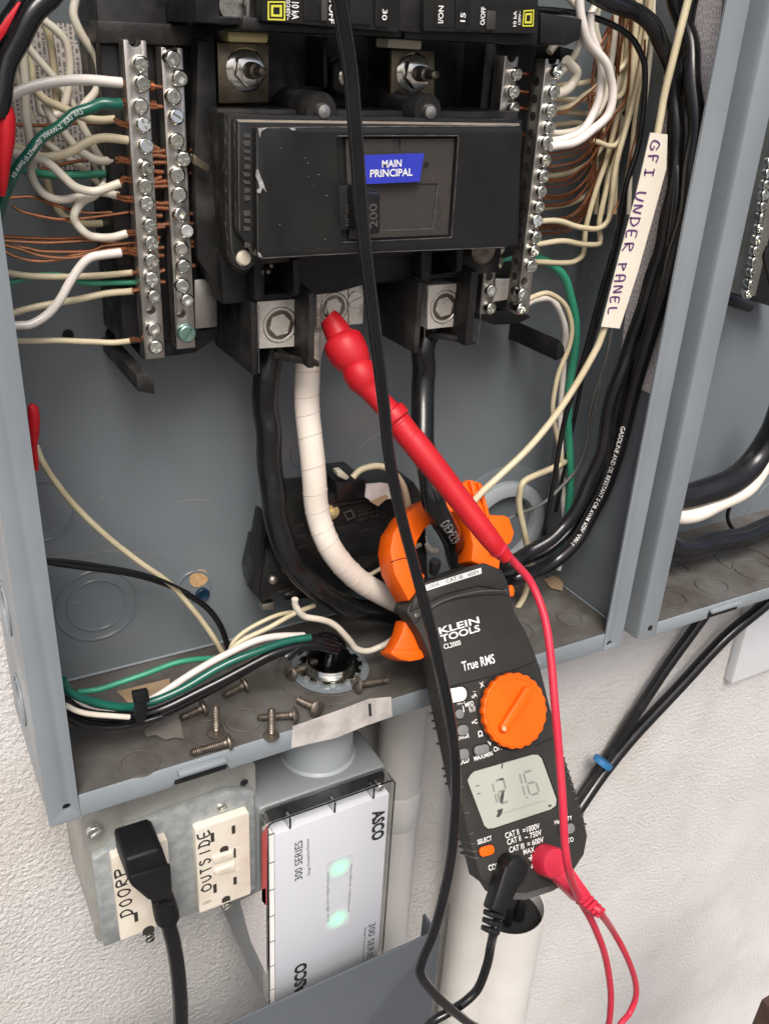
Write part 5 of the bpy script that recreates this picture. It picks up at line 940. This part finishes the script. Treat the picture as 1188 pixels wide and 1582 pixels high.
MB().tube([P(503, 476, .0478), P(507, 492, .040)], [.0007, .0013], 10).build('probe_tip', 'chrome', rl)
for k in range(3): x, y = 769+k*5, 847+k*5.5; p = P(x, y, -.0405); MB().tube([p, p+V((.0011, -.0008, -.0013))], .0046-.0005*k, 16).build('strain_relief', 'redlead', rl)
tm = MB(); f = F(P(556, 556, .0155), V((1, 0, -.2)), V((.2, .25, 1))); 
# ---------------------------------------------------------------- outlets under the panel
ob = thing('outlet_box', P(260, 1480, .02), 'galvanized steel outlet box with two ivory outlets under the open panel', 'outlet box')
YO = .020; fo_ = FY(YO)
c0, c1, c2_, c3 = fo_.uv(124, 1280), fo_.uv(398, 1196), fo_.uv(402, 1390), fo_.uv(165, 1462)
u0, u1, v0, v1 = (c0[0]+c3[0])/2-.002, (c1[0]+c2_[0])/2, c3[1]-.001, c0[1]+.006
MB().plate(F((0, YO+.004, 0), (1, 0, 0), (0, 0, 1)), rrect(u0, u1, v0, v1, .006), -.004, 0).build('cover_plate', 'galvw', ob, .0012)
MB().plate(F((0, YO, 0), (1, 0, 0), (0, 0, 1)), [(u0+.003, v0+.002), (u1-.003, v0+.002), (u1-.003, v1-.019), (u1-.019, v1-.013), (u0+.022, v1-.016), (u0+.012, v1-.027), (u0+.003, v1-.03)], -.0042, .0012).build('raised_face', 'galv', ob, .0010)
MB().box(u0+.001, u1-.001, YO+.0085, .0984, v0+.001, v1-.001).build('box_body', 'galvw', ob, .002)
for px, py, r in ((146, 1284, .0042), (213, 1293, .0026), (341, 1245, .0028), (350, 1398, .0028), (230, 1447, .0030)):
    u, v = fo_.uv(px, py); MB().plate(F((0, YO, 0), (1, 0, 0), (0, 0, 1)), circ(u, v, r, 20), -.001, .0024, (), [([(u-r*.8, v-r*.25), (u-r*.7, v-r*.5), (u+r*.8, v+r*.25), (u+r*.7, v+r*.5)], .0014)]).build('cover_screw', 'zinc', ob, .0004, 1)
u, v = fo_.uv(377, 1209); MB().plate(fo_, circ(u, v, .0024, 14), .0001, .0003).build('screw_hole', 'hole', ob)
YR = .0135; fr = FY(YR)
def receptacle(label_part, pix, hidden=False):
    q = [fr.uv(*p) for p in pix]; a0, a1 = (q[0][0]+q[3][0])/2, (q[1][0]+q[2][0])/2; b0, b1 = (q[2][1]+q[3][1])/2, (q[0][1]+q[1][1])/2
    o = MB().plate(fr, rrect(a0, a1, b0, b1, .0012, 3), -.0075, 0).build('outlet', 'ivory', ob, .0007, 2); o['label'] = label_part; return o, a0, a1, b0, b1
def slot(par, x, z, w_, h_): MB().box(x-w_/2, x+w_/2, YR-.00015, YR+.0001, z-h_/2, z+h_/2).build('slot', 'slot', par)
def ground(par, x, z, r=.0026): MB().plate(fr, [(x+r*math.cos(a), z+r*.9*math.sin(a)) for a in [math.pi*i/10 for i in range(11)]]+[(x-r, z-r*.9), (x+r, z-r*.9)], .0001, .0002).build('ground_slot', 'slot', par)
o1, a0, a1, b0, b1 = receptacle('ivory outlet marked OUTSIDE', [(301, 1281), (385, 1257), (387, 1386), (308, 1407)])
for px, py, h_ in ((328, 1294, .0070), (360.5, 1282, .0062), (332, 1373, .0070), (363, 1361, .0062)): u, v = fr.uv(px, py); slot(o1, u, v, .0021, h_)
for px, py in ((346, 1312), (349, 1389)): u, v = fr.uv(px, py); ground(o1, u, v)
for pix in ([(328, 1326), (360, 1317), (361, 1327), (330, 1336)], [(331, 1347), (363, 1334), (364, 1346), (333, 1354)]): MB().pp(fr, pix, -.001, .0014).build('test_button', 'ivory', o1, .0004)
MB().pp(fr, [(326, 1322), (370, 1310), (371, 1345), (330, 1359)], .0001, .0004, None, [[(328, 1324.5), (368, 1313), (369, 1343), (331.5, 1356)]]).build('button_frame', 'ivory', o1)
MB().pp(fr, [(361, 1312), (364, 1311), (364.5, 1325), (361.5, 1326)], .0003, .0006).build('slot', 'slot', o1)
t1 = MB(); hand(t1, fr, 'OUTSiDE', (327, 1375), (322, 1280), .0060, .0011); text(t1, fr, 'LED', (314, 1398), (326, 1394), .002); t1.build('handwriting', 'ink', o1)
t1 = MB(); text(t1, fr, 'TEST', (340, 1329), (354, 1325), .0018, .0015); t1.build('raised_lettering', 'wcream', o1); t1 = MB(); text(t1, fr, 'RESET', (340, 1349), (356, 1344), .0018, .0015); t1.build('raised_lettering', 'wcream', o1)
o2, a0, a1, b0, b1 = receptacle('ivory outlet with a black plug in its upper half', [(170, 1325), (261, 1297), (266, 1422), (188, 1455)])
u, v = fr.uv(210, 1417); slot(o2, u, v, .0022, .0076); u, v = fr.uv(229, 1437); ground(o2, u, v, .0034)
t1 = MB(); hand(t1, fr, 'DOORP', (205, 1415), (195, 1337), .0064, .0011); t1.build('handwriting', 'ink', o2)
# plug and cord
cp = thing('power_cord', P(240, 1440, -.01), 'black power cord with its plug pushed into the outlet beside the flange', 'power cord')
fp = FY(-.020)
front = [(193, 1330), (247, 1312), (253, 1316), (264, 1348), (266, 1352), (268, 1388), (238, 1396), (228, 1392), (204, 1372), (198, 1362)]
MB().pp(F((0, -.012, 0), (1, 0, 0), (0, 0, 1)), front, -.0245, 0).build('plug', 'cordblack', cp, .0022, 3)
MB().pp(F((0, -.0135, 0), (1, 0, 0), (0, 0, 1)), [(202, 1356), (264, 1338), (266, 1386), (240, 1395), (230, 1390), (212, 1372)], -.003, 0).build('plug_pad', 'rubber', cp, .0010)
cpts = [P(250, 1385, -.002), P(254, 1400, -.003), P(257, 1412, -.004), P(259, 1420, -.005), P(260, 1424, -.005)]
MB().tube(cpts, [.0060, .0066, .0068, .0066, .0052], 20).build('strain_relief', 'cordblack', cp)
for px, py in ((242, 1396), (261, 1388), (246, 1408), (264, 1397)): p = P(px, py, -.0105); MB().rev(p, (0, -1, 0), [(.0009, 0), (.0009, .0004)], 10).build('relief_hole', 'hole', cp)
MB().tube(smooth_path([P(*q) for q in ((259, 1418, -.005), (261, 1432, -.006), (267, 1455, -.008), (273, 1490, -.010), (277, 1530, -.012), (279, 1570, -.013), (280, 1640, -.014))], 6), .0044, 16).build('cord', 'wblack', cp)
# ---------------------------------------------------------------- surge protector
sp = thing('surge_protector', P(510, 1500, .0), 'grey surge protector with a white lit label below the panel', 'surge protector')
fa = FY(0); A0, A1 = fa.uv(413, 1272), fa.uv(611, 1202); xa0, xa1 = A0[0]-.0002, A1[0]+.0006; za = 1.1545; zb_ = .990
MB().box(xa0-.0005, xa1+.0005, .0125, .0985, zb_, za+.0003).build('housing', 'housing', sp, .003, 3)
rim = MB(); fc_ = F((0, 0, 0), (1, 0, 0), (0, 0, 1))
rim.plate(fc_, rrect(xa0, xa1, zb_, za, .004), -.0125, -.0002, [rrect(xa0+.0011, xa1-.0011, zb_+.0012, za-.0013, .003)]); rim.build('clear_cover', 'clear', sp, .0006, 1)
MB().plate(fc_, rrect(xa0+.0023, xa1-.0023, zb_+.0021, za-.0024, .0025), -.0115, -.0105).build('inner_tray', 'ink', sp)
MB().plate(fc_, [(xa0+.0048, zb_+.004), (xa1-.004, zb_+.004), (xa1-.004, za-.0108), (xa0+.0048, za-.0112)], -.0105, -.0006).build('label_plate', 'asco', sp, .0003)
for px in (449, 518, 577): u = fa.uv(px, 1245)[0]; MB().box(u-.0006, u+.0006, .0006, .011, za-.0105, za-.0024).build('cover_rib', 'clear', sp)
u = fa.uv(592, 1222)[0]; MB().rev(V((u, .004, za-.0065)), (0, -1, 0), [(.003, -.004), (.003, 0), (.0022, .001), (.001, .0006)], 14).build('cover_screw', 'zinc', sp)
for k in range(7): MB().box(xa0+.0012, xa0+.0045, .0001, .0006, zb_+.02+k*.0225, zb_+.0206+k*.0225).build('cover_rib', 'button', sp)
MB().box(xa0+.0013, xa0+.0043, .0004, .0098, zb_+.004, za-.011).build('label_edge', 'print', sp)
fl_ = F((0, .0005, 0), (1, 0, 0), (0, 0, 1)); t1 = MB(); t2 = MB()
text(t1, fl_, 'ASCO', (576, 1255), (575, 1301), .0080, .0002, .045); t1.build('lettering', 'ink', sp); t1 = MB(); text(t1, fl_, 'ASCO', (472, 1531), (473, 1486), .0080, .0002, .045)
text(t2, fl_, '300 SERIES', (467, 1358), (467, 1298), .0050, .0002, .004); text(t2, fl_, '300 SERIES', (570, 1429), (566, 1490), .0050, .0002, .004)
text(t2, fl_, 'Surge Protective Device', (479, 1352), (477, 1296), .0018, .0002); text(t2, fl_, 'Surge Protective Device', (563, 1434), (559, 1492), .0018, .0002)
text(t2, fl_, 'Green LEDs On = Fully Protected', (508, 1425), (508, 1348), .0016, .0002); text(t2, fl_, 'Green LEDs On = Fully Protected', (541, 1336), (537, 1410), .0016, .0002)
t1.build('lettering', 'ink', sp); t2.build('fine_lettering', 'inkg', sp)
gl = bpy.data.materials.new('glowing lamp'); gl.use_nodes = True; n = gl.node_tree; b = n.nodes['Principled BSDF']
tc = n.nodes.new('ShaderNodeTexCoord'); gr2 = n.nodes.new('ShaderNodeTexGradient'); gr2.gradient_type = 'SPHERICAL'; mp_ = n.nodes.new('ShaderNodeMapping'); mp_.inputs['Scale'].default_value = (112, 112, 112)
n.links.new(tc.outputs['Object'], mp_.inputs[0]); n.links.new(mp_.outputs[0], gr2.inputs[0]); mm_ = n.nodes.new('ShaderNodeMath'); mm_.operation = 'MULTIPLY'; mm_.inputs[1].default_value = .5; n.links.new(gr2.outputs[1], mm_.inputs[0])
b.inputs['Base Color'].default_value = (.53, .55, .59, 1); b.inputs['Emission Color'].default_value = (.0, 1, .38, 1); n.links.new(mm_.outputs[0], b.inputs['Emission Strength']); b.inputs['Roughness'].default_value = .3
M['glow'] = gl
for px, py in ((524, 1341), (521, 1420)):
    u, v = fl_.uv(px, py); o = MB().plate(F((0, 0, 0), (1, 0, 0), (0, 0, 1)), rrect(-.0090, .0090, -.0092, .0092, .002), 0, .00015).build('indicator_lamp', 'glow', sp); o.location = V((u, .0005, v))-sp.location
    for vv in o.data.vertices: vv.co += sp.location
    o.data.update()
# hub to the panel
MB().rev(V((hubx-.006, huby+.002, za-.002)), (0, 0, 1), [(.0250, 0), (.0240, .002), (.0222, .004), (.0215, .030), (.0208, .0315), (.0175, .0315), (.0172, .024)], 40).build('hub', 'hub', sp)
MB().rev(V((hubx-.006, huby+.002, za+.02)), (0, 0, 1), [(.0168, 0), (.0168, .0135)], 30).build('threaded_neck', 'zinc', sp)
fxa = F((xa0-.0006, 0, 0), (0, -1, 0), (0, 0, 1))
def lab(nm, mat, pix): pts = [PX(x, y, xa0-.0006) for x, y in pix]; MB().plate(fxa, [(-p.y, p.z) for p in pts], .0001, .0003).build(nm, mat, sp)
lab('rating_sheet', 'sheet2', [(371, 1392), (411, 1372), (412, 1505), (388, 1455)]); lab('warning_strip', 'redlabel', [(405, 1288), (413, 1276), (412, 1400), (405, 1392)])
# ---------------------------------------------------------------- sheet below, conduits, wall cables
sh = thing('metal_trough', P(520, 1582, -.02), 'blue-grey metal box top edge hiding the lower end of the surge protector', 'metal box')
q0, q1 = P(345, 1582, -.02), P(680, 1437, -.02)
MB().plate(F((0, -.02, 0), (1, 0, 0), (0, 0, 1)), [(-.02, .70), (q1.x+.0008, .70), (q1.x+.0008, q1.z-.004), (q1.x-.003, q1.z), (-.02, q1.z+.0002)], -.0016, 0).build('front_sheet', 'trough', sh, .0005)
MB().box(q1.x-.0014, q1.x+.0006, -.018, .0, .70, q1.z-.006).build('edge_fold', 'trough', sh, .0004)
def pipe(label, xl, xr_, py, Y, ztop, zbot, mat='pvc', name='conduit'):
    a, b = P(xl, py, Y), P(xr_, py, Y); r = (b.x-a.x)/2*.985; x = (a.x+b.x)/2
    t = thing(name, V((x, Y, zbot)), label, 'conduit'); return t, x, r
t, x, r = pipe('painted vertical conduit beside the surge protector', 582, 641, 1250, .064, 1.2, .7)
MB().tube([V((x, .064, .7)), V((x, .064, 1.19))], r, 32).build('pipe', 'pvc', t); MB().rev(V((x, .064, 1.046)), (0, 0, 1), [(r*1.01, 0), (r*1.07, .002), (r*1.07, .03), (r*1.01, .032)], 32).build('coupling', 'pvc', t)
rnd = random.Random(9)
ck = thing('caulk_bead', V((x+r, .08, .7)), 'grimy caulk bead between the painted conduit and the wall', 'caulk'); mb1 = MB(); pts = []; rad = []
for k in range(60): z = .7+k*.0082; pts.append(V((x+r+.004+rnd.uniform(-.0014, .0014), .083, z))); rad.append(.0080+rnd.uniform(-.0015, .002))
mb1.tube(pts, rad, 12).build('bead', 'caulk', ck)
t, x2, r2 = pipe('painted vertical conduit lower down behind the black lead', 690, 742, 1500, .062, 1.0, .6)
MB().tube([V((x2, .062, .6)), V((x2, .062, 1.05)), V((x2-.002, .066, 1.19))], r2, 30).build('pipe', 'pvc', t)
t, x3, r3 = pipe('open topped painted conduit with cables entering below the meter', 742, 828, 1400, .056, .9, .6)
zt = P(785, 1403, .056).z
MB().rev(V((x3, .056, .55)), (0, 0, 1), [(r3, 0), (r3, zt-.55+.003), (r3*.985, zt-.55+.0045), (r3*.955, zt-.55+.004), (r3*.95, zt-.55-.06), (0, zt-.55-.062)], 40).build('pipe', 'pvc', t)
MB().rev(V((x3, .056, zt-.012)), (0, 0, 1), [(r3*.949, 0), (r3*.949, .001)], 36).build('dark_bore', 'hole', t)
MB().plate(F((0, .0984, 0), (1, 0, 0), (0, 0, 1)), [(x3-r3*1.15, zt-.02), (x3+r3*.9, zt-.02), (x3+r3*1.0, zt+.05), (x3-r3*1.1, zt+.06)], 0, .012).build('wall_patch', 'pvc', t, .004)
GW = 'black cables tied with blue tape'
e = V((x3, .056, zt-.01))
for i, (lab_, pts) in enumerate((('black wall cable running straight to the upper frame edge', [(1230, 890, .082), (1180, 935, .082), (1120, 985, .082), (1050, 1060, .084), (980, 1135, .086), (935, 1190, .084), (900, 1240, .078), (860, 1300, .068)]),
    ('black wall cable branching off toward the second panel', [(1120, 905, .088), (1075, 968, .088), (1030, 1030, .088), (985, 1098, .088), (945, 1160, .090), (915, 1205, .090), (885, 1250, .082), (845, 1310, .07)]))):
    p = [P(*q) for q in pts]; p = p + [e+V((.010-.012*i, -.006, .034)), e+V((.008-.012*i, -.004, -.012))]
    o = MB().tube(smooth_path(p, 7), .0056 if i == 0 else .0050, 16).build('wall_cable', 'wdust'); tag(o, lab_, 'cable', GW)
p = P(931, 1178, .080); d = (P(945, 1160, .08)-P(915, 1198, .08)).normalized()
o = MB().rev(p-d*.0024, d, [(.0105, 0), (.0108, .0024), (.0105, .0048)], 24); o = o.build('tape_band', 'bluetape'); o.scale = (1, .8, 1); tag(o, 'blue tape band wrapped round the two black wall cables', 'tape')
o = MB().box(P(1158, 1000, .08).x, P(1158, 1000, .08).x+.2, 0.088, .0984, P(1150, 1068, .075).z, P(1150, 900, .075).z).build('wall_box', 'boxgrey', None, .002); tag(o, 'pale grey wall box cropped by the photo edge below the second panel', 'wall box')
q = P(1214, 1600, -.12); o = MB().plate(FY(-.12), [(q.x-.006, q.z-.2), (q.x+.1, q.z-.2), (q.x+.1, q.z+.010), (q.x+.004, q.z+.004)], -.03, 0).build('wooden_post', 'wood', None, .002); tag(o, 'dark brown wooden corner poking into the lower photo corner', 'wooden post')
